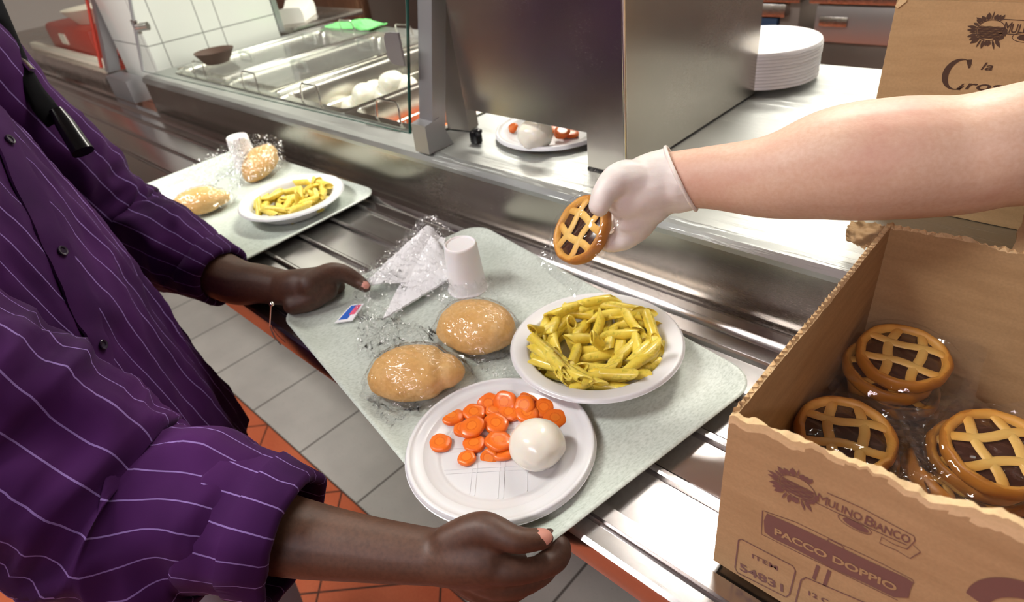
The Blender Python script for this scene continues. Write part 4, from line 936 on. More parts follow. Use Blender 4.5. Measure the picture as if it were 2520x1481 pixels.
line(b, ell(A(2525, 92), .0110, .0046)[:-1], .0005, Y, True); poly(b, ell(A(2528, 93), .0080, .0030)[:-1], Y)
# big serif C as a swelling crescent with beak and tail
c0 = A(2357, 183); r0 = abs(A(2319, 183).x - c0.x); outer = ell(c0, r0, r0 * 1.16, 48, 318, 40, -.14); inner = ell(Vector((c0.x + r0 * .16, 0, c0.z)), r0 * .74, r0 * 1.08, 48, 318, 40, -.14)
for i in range(len(outer) - 1): poly(b, [outer[i], outer[i + 1], inner[i + 1], inner[i]], Y)
poly(b, [A(2378, 147), A(2393, 146), A(2388, 167), A(2383, 168)], Y); poly(b, [A(2362, 222), A(2374, 205), A(2369, 206), A(2351, 220)], Y)
lettering(b, 'la', A(2413, 171), A(2442, 173), .0078, Y, .012, .25); lettering(b, 'rosta', A(2374, 219), A(2516, 228), .0098, Y, .014, .25); lettering(b, 'co', A(2355, 240), A(2375, 241), .0046, Y, .008)
finish_print(b, 'printing', M['print_dark'], t, Y)
# ================================================================= TARTS
def tart_parts():
    R, H = .0400, .0150
    b = NB()
    lathe(b, [(0, 0), (R * .90, 0), (R * .97, .0022), (R, .006), (R * 1.005, .0105), (R * .975, .0142), (R * .93, .0156), (R * .87, .0152), (R * .81, .0128), (R * .79, .0100), (0, .0088)], 72)
    bmesh.ops.recalc_face_normals(b, faces=b.faces)
    for v in b.verts:
        a = math.atan2(v.co.y, v.co.x); rr = math.hypot(v.co.x, v.co.y)
        if rr > R * .6:
            k = 1 + .012 * math.sin(3 * a + 1) + .008 * math.sin(11 * a) + .012 * fbm(v.co, 70, 2); v.co.x *= k; v.co.y *= k; v.co.z *= 1 + .05 * fbm(v.co, 60, 5)
    def strip(fn, n=24):
        P = [fn(i / (n - 1)) for i in range(n)]
        rings = []
        for p, tt, a, c in frames(P):
            side = Vector((0, 0, 1)).cross(tt).normalized(); w = .0043
            rings.append([p + side * (w * math.cos(2 * math.pi * k / 10)) + Vector((0, 0, .0020 * math.sin(2 * math.pi * k / 10))) for k in range(10)])
        loft(b, rings, True, True, True)
    for s in (-.31, .33):
        ln = R * .84 * math.sqrt(1 - s * s)
        strip(lambda u, s=s, ln=ln: Vector((-ln + 2 * ln * u, R * s + .0020 * math.sin(u * 7.2 + s * 6), .0122 + .0008 * math.sin(3.14 * u))))
        strip(lambda u, s=s, ln=ln: Vector((R * s * .96 + .0020 * math.sin(u * 7.0 + 2 + s * 5), -ln + 2 * ln * u, .0118 + .0008 * math.sin(3.14 * u))))
    crust = mesh_from(b, M['crust'], 60); crust.name = 'crust'
    b = NB(); lathe(b, [(0, .0106), (R * .4, .0107), (R * .78, .0104), (R * .80, .0095)], 48)
    for v in b.verts: v.co.z += .0005 * fbm(v.co, 90, 1)
    fill = mesh_from(b, M['choc'], 60); fill.name = 'filling'
    films = []
    for sd in (1, 2, 3):
        b = NB(); n = 60; top = []
        for side in (0, 1):
            V = []
            for j in range(n + 1):
                row = []
                for i in range(n + 1):
                    x, y = -.062 + .124 * i / n, -.047 + .094 * j / n; rr = math.hypot(x, y)
                    d = max(0, 1 - max(0, rr - .040) / .014); d = d * d * (3 - 2 * d)
                    cr = .0016 * (1 - abs(noise.noise(Vector((x * 60 + y * 110, y * 45 - x * 20, sd)))) * 2.2) ** 2 + .0040 * (1 - d) * fbm((x, y, 0), 38, sd + 4)
                    z = (.0168 * d + .006 * (1 - d) + cr) if side == 0 else (.0055 * (1 - d) - .0004 * d + .0040 * (1 - d) * fbm((x, y, 0), 38, sd + 4))
                    wx = x * (1 + .04 * fbm((x, y, 5), 25, sd)); row.append(b.verts.new((wx, y, z)))
                V.append(row)
            for j in range(n):
                for i in range(n): b.faces.new((V[j][i], V[j][i + 1], V[j + 1][i + 1], V[j + 1][i]))
            if side == 1: break
        bmesh.ops.recalc_face_normals(b, faces=b.faces)
        fm = mesh_from(b, M['film'], None); fm.polygons.foreach_set('use_smooth', [True] * len(fm.polygons)); fm.name = 'film_wrapper'; films.append(fm)
    return crust, fill, films
TC, TFI, TFM = tart_parts()
def tart(loc, rot, label, group, k=0):
    t = thing('lattice_tart', label, 'tart', loc, rot, group)
    for nm, me in (('crust', TC), ('filling', TFI), ('film_wrapper', TFM[k % 3])):
        o = bpy.data.objects.new(nm, me); COL.objects.link(o); o.parent = t
    return t
r_ = math.radians
def stack(top, n, labels, offs, yaw, group, tilt):
    for k in range(n):
        p = Vector(top) - Vector((0, 0, .0180 * k)) + Vector((offs[k][0], offs[k][1], 0))
        tart(p, (r_(tilt[0] * (1 - .25 * k)), r_(tilt[1] * (1 - .25 * k)), r_(yaw + 37 * k)), labels[k], group, k)
sa = ['topmost tart of the stack in the back corner of the torn box', 'second tart down in the back corner stack, shifted left', 'third tart down in the back corner stack', 'lowest tart of the back corner stack']
sb = ['topmost tart of the stack just behind the printed box front', 'second tart down behind the printed box front', 'third tart down behind the printed box front', 'lowest tart behind the printed box front']
sc = ['topmost tart of the stack towards the right of the torn box', 'second tart down in the right stack, peeping out at its left', 'third tart down in the right stack', 'lowest tart of the right stack']
ta = at(2224, 862, z=.9535) - Vector((0, .0, .0158)); stack(ta, 4, sa, [(0, 0), (-.008, -.004), (.000, -.004), (.002, .002)], 8, 'tarts in the back corner stack', (7, 3))
tb = at(2080, 1056, z=.948) - Vector((0, 0, .0158)); stack(tb, 4, sb, [(0, 0), (.005, .002), (.002, .001), (0, 0)], 22, 'tarts behind the box front', (8, 3))
tc = at(2462, 1094, z=.947) - Vector((0, 0, .0158)); stack(tc, 4, sc, [(0, 0), (-.009, .003), (-.004, .002), (0, 0)], 38, 'tarts in the right stack', (9, -2))
tart(at(2335, 1212, z=.905) - Vector((.004, .000, .005)), (r_(-20), r_(28), r_(15)), 'tart lying tilted low down between the printed front and the right stack', 'loose tarts in the box', 1)
# ================================================================= PEOPLE
from mathutils.bvhtree import BVHTree
D = lambda px, py, d: at(px, py, d=d)
def skin_obj(name, bm, mats, parent, nails=()):
    """nails: (centre, radius) spots given the nail material"""
    for f in bm.faces:
        c = f.calc_center_median()
        for p, r, nv in nails:
            if (c - p).length < r and f.normal.dot(nv) > .25: f.material_index = 1
    return obj(name, bm, mats, parent, world=True, sharp=None)
# ----- the customer in purple
FW = Vector((.57, .82, 0)).normalized(); RT = Vector((FW.y, -FW.x, 0))
PEL = Vector((-.865, -.005, .88)); SH = Vector((-.955, -.055, 1.27))
RS = Vector((-.775, -.150, 1.235)); LS = Vector((-1.10, .075, 1.30))
RE = D(330, 1225, .600); RC = D(712, 1318, .585); RW = D(1068, 1370, .562)
LE = D(300, 555, 1.03); LC = D(572, 690, .955); LW = D(700, 708, .925)
per = thing('person', 'customer in a purple pinstriped shirt holding a tray with both hands', 'person', (PEL.x, PEL.y, 0))
b = NB()
limb(b, [PEL - Vector((0, 0, .06)), PEL + Vector((-.01, 0, .12)), (SH + PEL) / 2 + Vector((0, 0, .08)), SH], [.115, .11, .115, .09])
limb(b, [RS, SH + Vector((0, 0, .02)), LS], [.055, .07, .055])
NK = SH + Vector((.01, .02, .13)); HD = SH + FW * .035 + Vector((0, 0, .27))
limb(b, [SH, NK, HD - Vector((0, 0, .06))], [.065, .055, .055])
limb(b, [HD - Vector((0, 0, .055)) + FW * .035, HD, HD + Vector((0, 0, .06)) - FW * .015], [.052, .080, .075])
limb(b, [HD + FW * .075 + Vector((0, 0, .02)), HD + FW * .100 - Vector((0, 0, .02))], [.010, .016])
limb(b, [HD + FW * .072 - RT * .02 - Vector((0, 0, .05)), HD + FW * .072 + RT * .02 - Vector((0, 0, .05))], [.012, .012])
for s in (-1, 1): limb(b, [HD + RT * s * .078 + Vector((0, 0, .02)), HD + RT * s * .080 - Vector((0, 0, .03))], [.016, .010])
RH, LH = PEL + RT * .085 - Vector((0, 0, .03)), PEL - RT * .085 - Vector((0, 0, .03))
RK, LK = RH + Vector((.02, .02, -.38)), LH + Vector((.01, .02, -.38)); RA, LA = RK + Vector((0, -.02, -.37)), LK + Vector((0, -.02, -.37))
limb(b, [RH, RK, RA], [.085, .055, .04]); limb(b, [LH, LK, LA], [.085, .055, .04])
for a in (RA, LA): limb(b, [a, a + FW * .16 - Vector((0, 0, .05))], [.04, .03])
# right arm and hand: thumb on the tray corner, fingers curled beneath it
limb(b, [RS, (RS + RE) / 2, RE], [.05, .045, .042]); limb(b, [RE, D(520, 1265, .592), RC, D(890, 1348, .573), RW], [.042, .043, .0365, .0295, .0245])
limb(b, [RW, D(1130, 1368, .556), D(1195, 1372, .550)], [.0245, .0275, .0255])
thumb = [D(1105, 1335, .550), D(1188, 1300, .540), D(1268, 1328, .528), at(1338, 1325, z=TF + .020)]
limb(b, thumb, [.0165, .0150, .0118, .0092])
idx = [D(1150, 1375, .552), D(1246, 1398, .541), D(1358, 1384, .546), D(1380, 1345, .553), D(1352, 1322, .560)]
limb(b, idx, [.017, .0150, .0112, .0098, .0088])
limb(b, [D(1140, 1390, .56), D(1240, 1438, .556), D(1335, 1408, .566), D(1350, 1368, .576), D(1325, 1345, .580)], [.017, .0145, .0112, .010, .009])
limb(b, [D(1130, 1400, .57), D(1216, 1458, .572), D(1300, 1428, .585), D(1316, 1385, .595), D(1290, 1365, .598)], [.017, .0140, .0108, .0095, .0085])
limb(b, [D(1120, 1400, .58), D(1180, 1452, .588), D(1255, 1428, .602), D(1268, 1395, .61), D(1245, 1380, .612)], [.016, .0125, .0095, .0085, .0078])
# left arm and hand: thumb over the tray edge, fist beside it
limb(b, [LS, (LS + LE) / 2, LE], [.05, .045, .042]); limb(b, [LE, D(430, 620, .99), LC, D(640, 698, .938), LW], [.042, .043, .036, .030, .0265])
limb(b, [LW, at(745, 705, z=.912), at(800, 690, z=.912)], [.0265, .0265, .022])
limb(b, [at(722, 750, z=.897), at(760, 735, z=.899), at(805, 712, z=.905)], [.0150, .0180, .0160])
lth = [at(760, 700, z=.920), at(812, 672, z=.924), at(848, 674, z=.918), at(880, 692, z=.904), at(899, 706, z=.8985)]
limb(b, lth, [.018, .0155, .0130, .0112, .0088])
for k, (dz, dx) in enumerate(((0, 0), (-.004, -.014), (-.008, -.028), (-.012, -.042))):
    o_ = Vector((dx, -.006 * k, 0)); a0 = at(800, 690, z=.908) + o_
    limb(b, [at(750, 705, z=.91) + o_ * .7, a0, a0 + Vector((.004, .016, -.018)), a0 + Vector((-.006, -.004, -.022))], [.015, .0135, .0105, .009])
body = fused(b, .0031, 5)
tn = (thumb[3] - thumb[2]).normalized()
skin_obj('body', body, [M['skin_dark'], M['nail']], per, [(thumb[3] + tn * .004 + Vector((0, 0, .007)), .0088, Vector((.1, -.2, 1))), (lth[4] + (lth[4] - lth[3]).normalized() * .004 + Vector((0, 0, .007)), .0062, Vector((0, 0, 1)))])
# ----- shirt
def sleeve(b, pts, radii, n=56, m=150, seed=0, circ=.40, amp=.008, u0=0.0, elbow=.5, taut=None):
    P, V = spline(pts, radii, 40); k = len(P) - 1
    idxs = [int(round(i * k / (m - 1))) for i in range(m)]
    fr = frames(P); rings = []
    tot = sum((P[i + 1] - P[i]).length for i in range(k)); acc = 0; S = [0]
    for i in range(k): acc += (P[i + 1] - P[i]).length; S.append(acc)
    for ii in idxs:
        p, t, a, c = fr[ii]; s = S[ii] / tot; ring = []
        for j in range(n):
            th = 2 * math.pi * j / n; d = a * math.cos(th) + c * math.sin(th)
            q = (math.cos(th) * .55 + .6 * s, math.sin(th) * .55, S[ii] * 9.0)
            f1 = 1 - abs(noise.noise(Vector(q) * 1.6 + Vector((seed, 0, 0)))) * 2
            f2 = 1 - abs(noise.noise(Vector((math.cos(th) * .9 + s, math.sin(th) * .9, S[ii] * 22)) * 1.5 + Vector((seed + 5, 1, 0)))) * 2
            w = (.45 + .9 * math.exp(-((s - elbow) / .16) ** 2) + .5 * math.exp(-((s - .86) / .10) ** 2)) * (1 - .75 * max(0, (s - .92) / .08))
            ring.append(p + d * (V[ii] + amp * w * f1 * .8 + amp * .62 * w * max(-.2, f2)))
        rings.append(ring)
    loft(b, rings, True, False, False, 0, uv=lambda i, kk: (u0 + i / n * circ, S[idxs[kk]]))
    return P, V
b = NB()
TR = [(.700, -.845, .012, .178, .140), (.74, -.850, .010, .176, .138), (.80, -.856, .004, .174, .136), (.90, -.866, -.002, .176, .134), (1.02, -.885, -.015, .182, .134), (1.12, -.905, -.028, .186, .130), (1.20, -.925, -.040, .190, .122), (1.27, -.945, -.052, .182, .104), (1.315, -.952, -.056, .130, .082), (1.345, -.953, -.052, .085, .070), (1.385, -.950, -.045, .070, .064)]
def torso_at(z):
    for a, c in zip(TR, TR[1:]):
        if a[0] <= z <= c[0] + 1e-9:
            t = (z - a[0]) / (c[0] - a[0]); return [x + (y - x) * t for x, y in zip(a, c)]
    return list(TR[-1])
n, m = 150, 90; rings = []
for k in range(m + 1):
    z = .700 + (1.385 - .700) * k / m; _, cx_, cy_, a_, c_ = torso_at(z); ring = []
    for i in range(n):
        ph = 2 * math.pi * i / n; cs, sn = math.cos(ph), math.sin(ph)
        d = RT * (a_ * math.copysign(abs(cs) ** .85, cs)) + FW * (c_ * math.copysign(abs(sn) ** .85, sn))
        low = max(0, 1 - (z - .70) / .35)
        fold = .008 * low * math.sin(ph * 9 + 2 * fbm((cs, sn, z), 2, 1)) + .007 * (1 - abs(fbm((cs * 1.2, sn * 1.2, z * 3.0 + .6 * cs), 1.9, 3)) * 2.2) + .004 * fbm((cs, sn, z * 2), 6, 7)
        if z > 1.3: fold *= .3
        ring.append(Vector((cx_, cy_, z + .012 * low * math.sin(2 * ph + 1) * (1 if k == 0 else 0))) + d + d.normalized() * fold)
    rings.append(ring)
loft(b, rings, True, False, False, 0, uv=lambda i, kk: (i / n * 1.128, kk * .0077))
bv = BVHTree.FromBMesh(b)
sleeve(b, [SH + RT * .10, RS, (RS + RE) / 2 + Vector((.0, .0, -.012)), RE + Vector((-.004, -.012, -.004)), D(520, 1258, .592), D(660, 1300, .587)], [.075, .090, .086, .080, .066, .056], seed=2, circ=.423, amp=.0120, elbow=.62)
sleeve(b, [SH - RT * .10, LS, (LS + LE) / 2, LE, D(420, 613, .99), D(518, 662, .966)], [.075, .084, .076, .070, .061, .047], seed=11, circ=.376, amp=.0085, elbow=.62)
shirt = obj('shirt', b, M['shirt'], per, world=True, sharp=None)
dg = bpy.context.evaluated_depsgraph_get(); dg.update()
def cuff(p0, p1, r0, r1, seed, name='rolled_cuff'):
    b = NB(); n = 56; prof = []
    ax = (p1 - p0); L = ax.length
    pr = [(0, -.004), (0, .003), (.06, .0055), (.3, .0045), (.5, .0060), (.52, .0085), (.75, .0080), (.95, .0088), (1.0, .006), (1.01, .001), (.96, -.003), (.5, -.004)]
    P = [p0 + ax * s for s, o in pr]; a0 = Vector((0, 0, 1)); t = ax.normalized(); a = (a0 - t * a0.dot(t)).normalized(); c = t.cross(a); rings = []
    for (s, o), p in zip(pr, P):
        ring = []
        for j in range(n):
            th = 2 * math.pi * j / n; d = a * math.cos(th) + c * math.sin(th)
            w = .004 * fbm((math.cos(th), math.sin(th), s * .6), 1.6, seed) + .002 * math.sin(th * 3 + s * 4 + seed)
            ring.append(p + d * (r0 + (r1 - r0) * s + o + w) + t * .004 * fbm((math.cos(th), math.sin(th), 0), 1.3, seed + 4))
        rings.append(ring)
    loft(b, rings, True, False, False, 0, uv=lambda i, kk: (i / n * .376, pr[kk][0] * L))
    return obj(name, b, M['shirt'], per, world=True, sharp=None)
cuff(D(540, 1265, .592), RC + (RC - RE).normalized() * .006, .0640, .0540, 3)
cuff(D(466, 637, .98), D(548, 679, .960), .0525, .0405, 8)
# things sewn to or hung on the shirt front are laid on the cloth along the line of sight of the front
SI = Matrix.Identity(4)
def on_cloth(px, py, off=.004, fallback=.82):
    dr = ray(px, py); inv = SI.inverted(); o = inv @ CAM_POS; hit = bv.ray_cast(o, dr.normalized())
    if hit[0] is None: return D(px, py, fallback), -dr.normalized()
    nn = hit[1] if hit[1].dot(dr) < 0 else -hit[1]
    return SI @ (hit[0] + nn * off), nn
def ribbon(pxs, w, th, name, m, parent, off=.003, uvw=None, smoothn=3):
    P = []; 
    for (x0, y0), (x1, y1) in zip(pxs, pxs[1:]):
        for k in range(10): P.append((x0 + (x1 - x0) * k / 10, y0 + (y1 - y0) * k / 10))
    P.append(pxs[-1]); Q = [on_cloth(*p, off) for p in P]; pos = [q[0] for q in Q]; nr = [q[1] for q in Q]
    for _ in range(smoothn):
        pos = [pos[0]] + [(pos[i - 1] + pos[i] * 2 + pos[i + 1]) / 4 for i in range(1, len(pos) - 1)] + [pos[-1]]
        nr = [nr[0]] + [(nr[i - 1] + nr[i] * 2 + nr[i + 1]).normalized() for i in range(1, len(nr) - 1)] + [nr[-1]]
    b = NB(); rings = []
    for i, p in enumerate(pos):
        t = (pos[min(i + 1, len(pos) - 1)] - pos[max(i - 1, 0)]).normalized(); s = t.cross(nr[i]).normalized(); ww = w if not callable(w) else w(i / (len(pos) - 1))
        rings.append([p - s * ww / 2 - nr[i] * th, p - s * ww / 2 * .96 + nr[i] * th * .4, p - s * ww * .3 + nr[i] * th, p + s * ww * .3 + nr[i] * th, p + s * ww / 2 * .96 + nr[i] * th * .4, p + s * ww / 2 - nr[i] * th])
    loft(b, rings, True, True, True, 0, uv=lambda i, kk: (.004 + .0235 * 4, kk * .01))
    return obj(name, b, m, parent, world=True, sharp=60)
ribbon([(-30, 260), (12, 350), (75, 480), (140, 620), (195, 740), (240, 850), (268, 950), (292, 1040), (310, 1120)], .034, .0018, 'placket', M['shirt'], per)
for p in ((12, 350), (143, 622), (240, 850)):
    c, nn = on_cloth(*p, .0065); b = NB()
    q = nn.to_track_quat('Z', 'Y').to_matrix().to_4x4()
    lathe(b, [(0, .0005), (.003, .0005), (.0036, .0016), (.0052, .0020), (.0058, .0012), (.0056, 0), (0, 0)], 20); b.transform(Matrix.Translation(c) @ q); obj('button', b, M['button'], per, world=True)
# lanyard: black strap with a glossy clip
ln = ribbon([(-40, -60), (10, 55), (50, 150), (85, 225), (112, 268), (142, 300)], lambda s: .017 + .011 * min(1, max(0, (s - .45) / .3)), .004, 'lanyard', M['webbing'], per, off=.010)
b = NB(); pts = [on_cloth(x, y, .018)[0] for x, y in ((138, 272), (160, 303), (182, 337), (205, 374))]
pts = [pts[0] * .67 + pts[3] * .33 if False else p for p in pts]
pts = [pts[0], pts[0].lerp(pts[3], .33), pts[0].lerp(pts[3], .68), pts[3]]
fr = frames(pts); view = (CAM_POS - pts[1]).normalized(); rings = []
for (p, t_, a, c), ww in zip(fr, (.0085, .0115, .0125, .0135)):
    s = t_.cross(view).normalized(); v2 = s.cross(t_).normalized()
    rings.append([p + s * ww * math.cos(2 * math.pi * k / 16) * 1.0 + v2 * ww * .8 * math.copysign(abs(math.sin(2 * math.pi * k / 16)) ** .6, math.sin(2 * math.pi * k / 16)) for k in range(16)])
loft(b, rings, True, True, True)
c_ = obj('clip', b, M['black'], None, world=False, sharp=40); c_.parent = ln; c_.matrix_parent_inverse = Matrix.Identity(4)
c_.data.transform(rootmat(ln).inverted())
b = NB(); p = on_cloth(62, 158, .020)[0]; tube(b, [p + Vector((-.008, 0, .006)), p + Vector((.010, .002, -.008))], .004, 10); c2 = obj('buckle', b, M['wire'], None); c2.data.transform(rootmat(ln).inverted()); c2.parent = ln
# trousers, shoes, hair
b = NB()
PJ = Vector((-.852, .005, PEL.z))
limb(b, [PJ + Vector((0, 0, .02)), PJ - Vector((0, 0, .10))], [.085, .10])
limb(b, [PJ + RT * .068 - Vector((0, 0, .12)), RK, RA + Vector((0, 0, .02))], [.088, .085, .080]); limb(b, [PJ - RT * .068 - Vector((0, 0, .12)), LK, LA + Vector((0, 0, .02))], [.088, .085, .080])
b = fused(b, .007, 4); obj('jeans', b, M['jeans'], per, world=True, sharp=None)
for a in (RA, LA):
    b = NB(); limb(b, [Vector((a.x, a.y, .05)) - FW * .05, Vector((a.x, a.y, .05)) + FW * .10, Vector((a.x, a.y, .04)) + FW * .18], [.048, .046, .036]); b = fused(b, .006, 3)
    for v in b.verts: v.co.z = max(v.co.z, .001)
    obj('shoe', b, M['shoe'], per, world=True)
b = NB(); limb(b, [HD + Vector((0, 0, .03)) - FW * .03, HD + Vector((0, 0, .065)) - FW * .01], [.088, .082]); b = fused(b, .006, 3); obj('hair', b, M['hair'], per, world=True)
# ----- the server reaching in from the right
EL = D(2470, 362, .525); WR = D(1640, 445, .645)
SV = Vector((.50, .93, 0)); SS = Vector((.30, .80, 1.36)); SC2 = Vector((.47, .92, 1.40)); SP = Vector((.50, .93, .92))
srv = thing('person', 'server in a white T-shirt whose bare forearm and gloved hand pass a tart', 'person', SV)
b = NB()
limb(b, [WR + (WR - EL).normalized() * .03, WR, D(1750, 437, .625), D(1900, 435, .60), D(2050, 405, .578), D(2200, 392, .558), D(2350, 385, .542), EL, D(2620, 330, .515)], [.026, .0290, .0315, .0405, .0520, .0540, .0515, .0500, .0500], 20)
limb(b, [EL, D(2620, 330, .515), (D(2620, 330, .515) + SS) / 2, SS], [.049, .050, .050, .056])
limb(b, [WR + (WR - EL).normalized() * .02, D(1560, 490, .655)], [.025, .022])
limb(b, [SS, SC2, SC2 + Vector((.17, .12, -.03))], [.06, .08, .06])
limb(b, [SP, (SP + SC2) / 2, SC2 - Vector((0, 0, .08))], [.13, .125, .13])
H2 = SC2 + Vector((-.05, -.05, .26)); F2 = Vector((-.75, -.66, 0)).normalized(); R2 = Vector((F2.y, -F2.x, 0))
limb(b, [SC2, H2 - Vector((0, 0, .06))], [.06, .052]); limb(b, [H2 - Vector((0, 0, .055)) + F2 * .03, H2, H2 + Vector((0, 0, .06))], [.052, .080, .074])
limb(b, [H2 + F2 * .075 + Vector((0, 0, .02)), H2 + F2 * .1 - Vector((0, 0, .02))], [.009, .015])
for s in (-1, 1): limb(b, [H2 + R2 * s * .08 + Vector((0, 0, .02)), H2 + R2 * s * .08 - Vector((0, 0, .03))], [.015, .01])
for s in (-1, 1):
    h = SP + R2 * .09 * s - Vector((0, 0, .05)); limb(b, [h, h - Vector((0, 0, .42)), h - Vector((0, 0, .82))], [.085, .055, .042]); limb(b, [h - Vector((0, 0, .82)), h - Vector((0, 0, .86)) + F2 * .14], [.042, .032])
oa = SC2 + Vector((.17, .12, -.03)); limb(b, [oa, oa + Vector((.06, .05, -.28)), oa + Vector((.0, -.03, -.50))], [.052, .042, .03])
limb(b, [oa + Vector((.0, -.03, -.50)), oa + Vector((-.01, -.04, -.60))], [.032, .026])
for k in range(4): q0 = oa + Vector((-.01 + .012 * k, -.05 + .012 * k, -.58)); limb(b, [q0, q0 + Vector((-.004, -.008, -.045)), q0 + Vector((-.002, .004, -.075))], [.010, .009, .008])
limb(b, [oa + Vector((-.015, -.05, -.53)), oa + Vector((-.045, -.075, -.58))], [.012, .009])
b = fused(b, .0042, 5); skin_obj('body', b, [M['skin_light']], srv)
# glove
b = NB(); G = D
limb(b, [D(1675, 443, .640), WR, D(1600, 455, .648), D(1555, 478, .655)], [.0342, .0328, .0325, .030], 20)
limb(b, [WR, D(1580, 505, .662), D(1560, 540, .668)], [.0290, .0275, .0225])
limb(b, [D(1590, 450, .640), D(1530, 440, .632), D(1492, 470, .628), D(1474, 508, .628)], [.0220, .0185, .0135, .0112])
for (m1, m2, m3, m4) in (((1585, 545, .668), (1545, 585, .672), (1505, 598, .678), (1478, 588, .686)), ((1590, 520, .690), (1545, 575, .698), (1500, 592, .702), (1470, 585, .706)), ((1580, 500, .708), (1530, 555, .720), (1490, 578, .724), (1462, 575, .726)), ((1570, 485, .720), (1520, 530, .736), (1488, 556, .740), (1466, 560, .742))):
    limb(b, [D(1600, 470, (m1[2] + .65) / 2), D(*m1), D(*m2), D(*m3), D(*m4)], [.0200, .0145, .0118, .0105, .0092])
b = fused(b, .0026, 5)
for v in b.verts: v.co += Vector((1, 1, 1)) * .0012 * fbm(v.co, 45, 3)
ax = (EL - WR).normalized(); c0 = WR + ax * .015; pn = (ax - CAM_DOWN * .42).normalized()
bmesh.ops.bisect_plane(b, geom=b.verts[:] + b.edges[:] + b.faces[:], plane_co=c0, plane_no=pn, clear_outer=True)
rim = [v.co.copy() for v in b.verts if any(e.is_boundary for e in v.link_edges)]
gl = obj('glove', b, M['glove'], srv, world=True, sharp=None)
a = Vector((0, 0, 1)); a = (a - ax * a.dot(ax)).normalized(); cc = ax.cross(a)
mid = sum(rim, Vector()) / len(rim); rim.sort(key=lambda p: math.atan2((p - mid).dot(cc), (p - mid).dot(a))); rim = rim[::max(1, len(rim) // 60)]
b = NB(); rings = []
for p in rim:
    d = (p - mid).normalized(); rings.append([p + d * .0008 + (d * math.cos(2 * math.pi * q / 8) + pn * math.sin(2 * math.pi * q / 8)) * .0021 for q in range(8)])
loft(b, rings + [rings[0]], True); bmesh.ops.remove_doubles(b, verts=b.verts, dist=1e-5); o_ = obj('rolled_rim', b, M['glove'], None, sharp=None); o_.data.transform(rootmat(gl).inverted()); o_.parent = gl
b = NB(); limb(b, [SP - Vector((0, 0, .05)), (SP + SC2) / 2, SC2 - Vector((0, 0, .07))], [.150, .145, .150]); limb(b, [SS + Vector((.0, 0, 0)), SC2, oa], [.085, .095, .085]); limb(b, [SS, SS + (D(2620, 330, .515) - SS) * .38], [.080, .072]); limb(b, [oa, oa + Vector((.03, .025, -.16))], [.080, .07])
b = fused(b, .007, 4); obj('tshirt', b, M['white_cloth'], srv, world=True, sharp=None)
b = NB()
for s in (-1, 1):
    h = SP + R2 * .09 * s - Vector((0, 0, .05)); limb(b, [h, h - Vector((0, 0, .42)), h - Vector((0, 0, .80))], [.11, .085, .075])
b = fused(b, .007, 3); obj('trousers', b, M['webbing'], srv, world=True, sharp=None)
for s in (-1, 1):
    h = SP + R2 * .09 * s; h = Vector((h.x, h.y, .05)); b = NB(); limb(b, [h - F2 * .05, h + F2 * .1, h + F2 * .17], [.048, .046, .036]); b = fused(b, .006, 3)
    for v in b.verts: v.co.z = max(v.co.z, .001)
    obj('shoe', b, M['shoe'], srv, world=True)
b = NB(); limb(b, [H2 + Vector((0, 0, .03)) - F2 * .03, H2 + Vector((0, 0, .065)) - F2 * .01], [.087, .082]); b = fused(b, .006, 3); obj('hair', b, M['hair2'], srv, world=True)
# the tart in the glove
tc_ = D(1432, 566, .690); nrm = ((CAM_POS - tc_).normalized() * .62 + CAM_RIGHT * -.75 + CAM_DOWN * -.38).normalized()
tt = tart(tc_ - nrm * .008, nrm.to_track_quat('Z', 'X').to_euler(), 'film wrapped lattice tart held in the server\'s gloved fingers', None, 1)
# ================================================================= BACKGROUND
t = thing('food_station', 'farther serving counter beyond the white tiled partition', 'serving counter', (-2.63, .63, 0))
b = NB(); box(b, (-4.6, .645, .10), (-2.63, 1.33, .915)); prism(b, [(.630, .905), (.630, .925), (.642, .94), (1.33, .94), (1.33, .905)], -4.6, -2.63, 'x'); obj('worktop', b, M['steel'], t, world=True)
b = NB(); box(b, (-2.60, .628, .868), (-2.40, .685, .942), .002); obj('post_base', b, M['steel_matte'], t, world=True)
t = thing('sneeze_guard', 'far glass sneeze guard left of the white tiled partition', 'sneeze guard', (-2.6, .65, .94))
b = NB(); g2 = lambda x, z: Vector((x, .645 + (z - .94) * .245, z)); f = [b.verts.new(p) for p in (g2(-4.5, .965), g2(-2.69, .965), g2(-2.69, 1.65), g2(-4.5, 1.65))]; b.faces.new(f); obj('glass_pane', b, M['glass'], t, world=True)
b = NB(); tube(b, [g2(-2.685, .955), g2(-2.685, 1.65)], .006, 8); obj('pane_edge', b, M['red'], t, world=True)  # edge of the glass, with the red it reflects painted on
b = NB(); prism(b, [(.650, .9425), (.690, .9425), (.88, 1.70), (.84, 1.70)], -2.665, -2.625, 'x'); obj('post', b, M['steel_matte'], t, world=True)
b = NB(); p = at(150, 135, y=.80); box(b, (-3.75, .668, .9405), (-2.72, .694, .968), .004); tag(obj('card_strip', b, M['cream'], origin=(-3.1, .68, .94)), 'cream coloured display strip behind the far glass', 'display strip')
b = NB(); box(b, (-3.50, .705, .9405), (-2.90, .95, 1.055), .02); box(b, (-3.30, .700, .985), (-3.22, .706, 1.025), 0, 1); tag(obj('food_crate', b, [M['red'], M['cream']], origin=(-3.0, 1.0, .94)), 'red plastic crate standing behind the far glass', 'crate')
b = NB(); lathe(b, [(0, 0), (.08, 0), (.12, .05), (.125, .055), (.11, .052), (.07, .008), (0, .006)], 32); o = obj('serving_bowl', b, M['cream']); o.location = (-3.12, .83, 1.056); tag(o, 'pale bowl standing on the red crate behind the far glass', 'bowl')
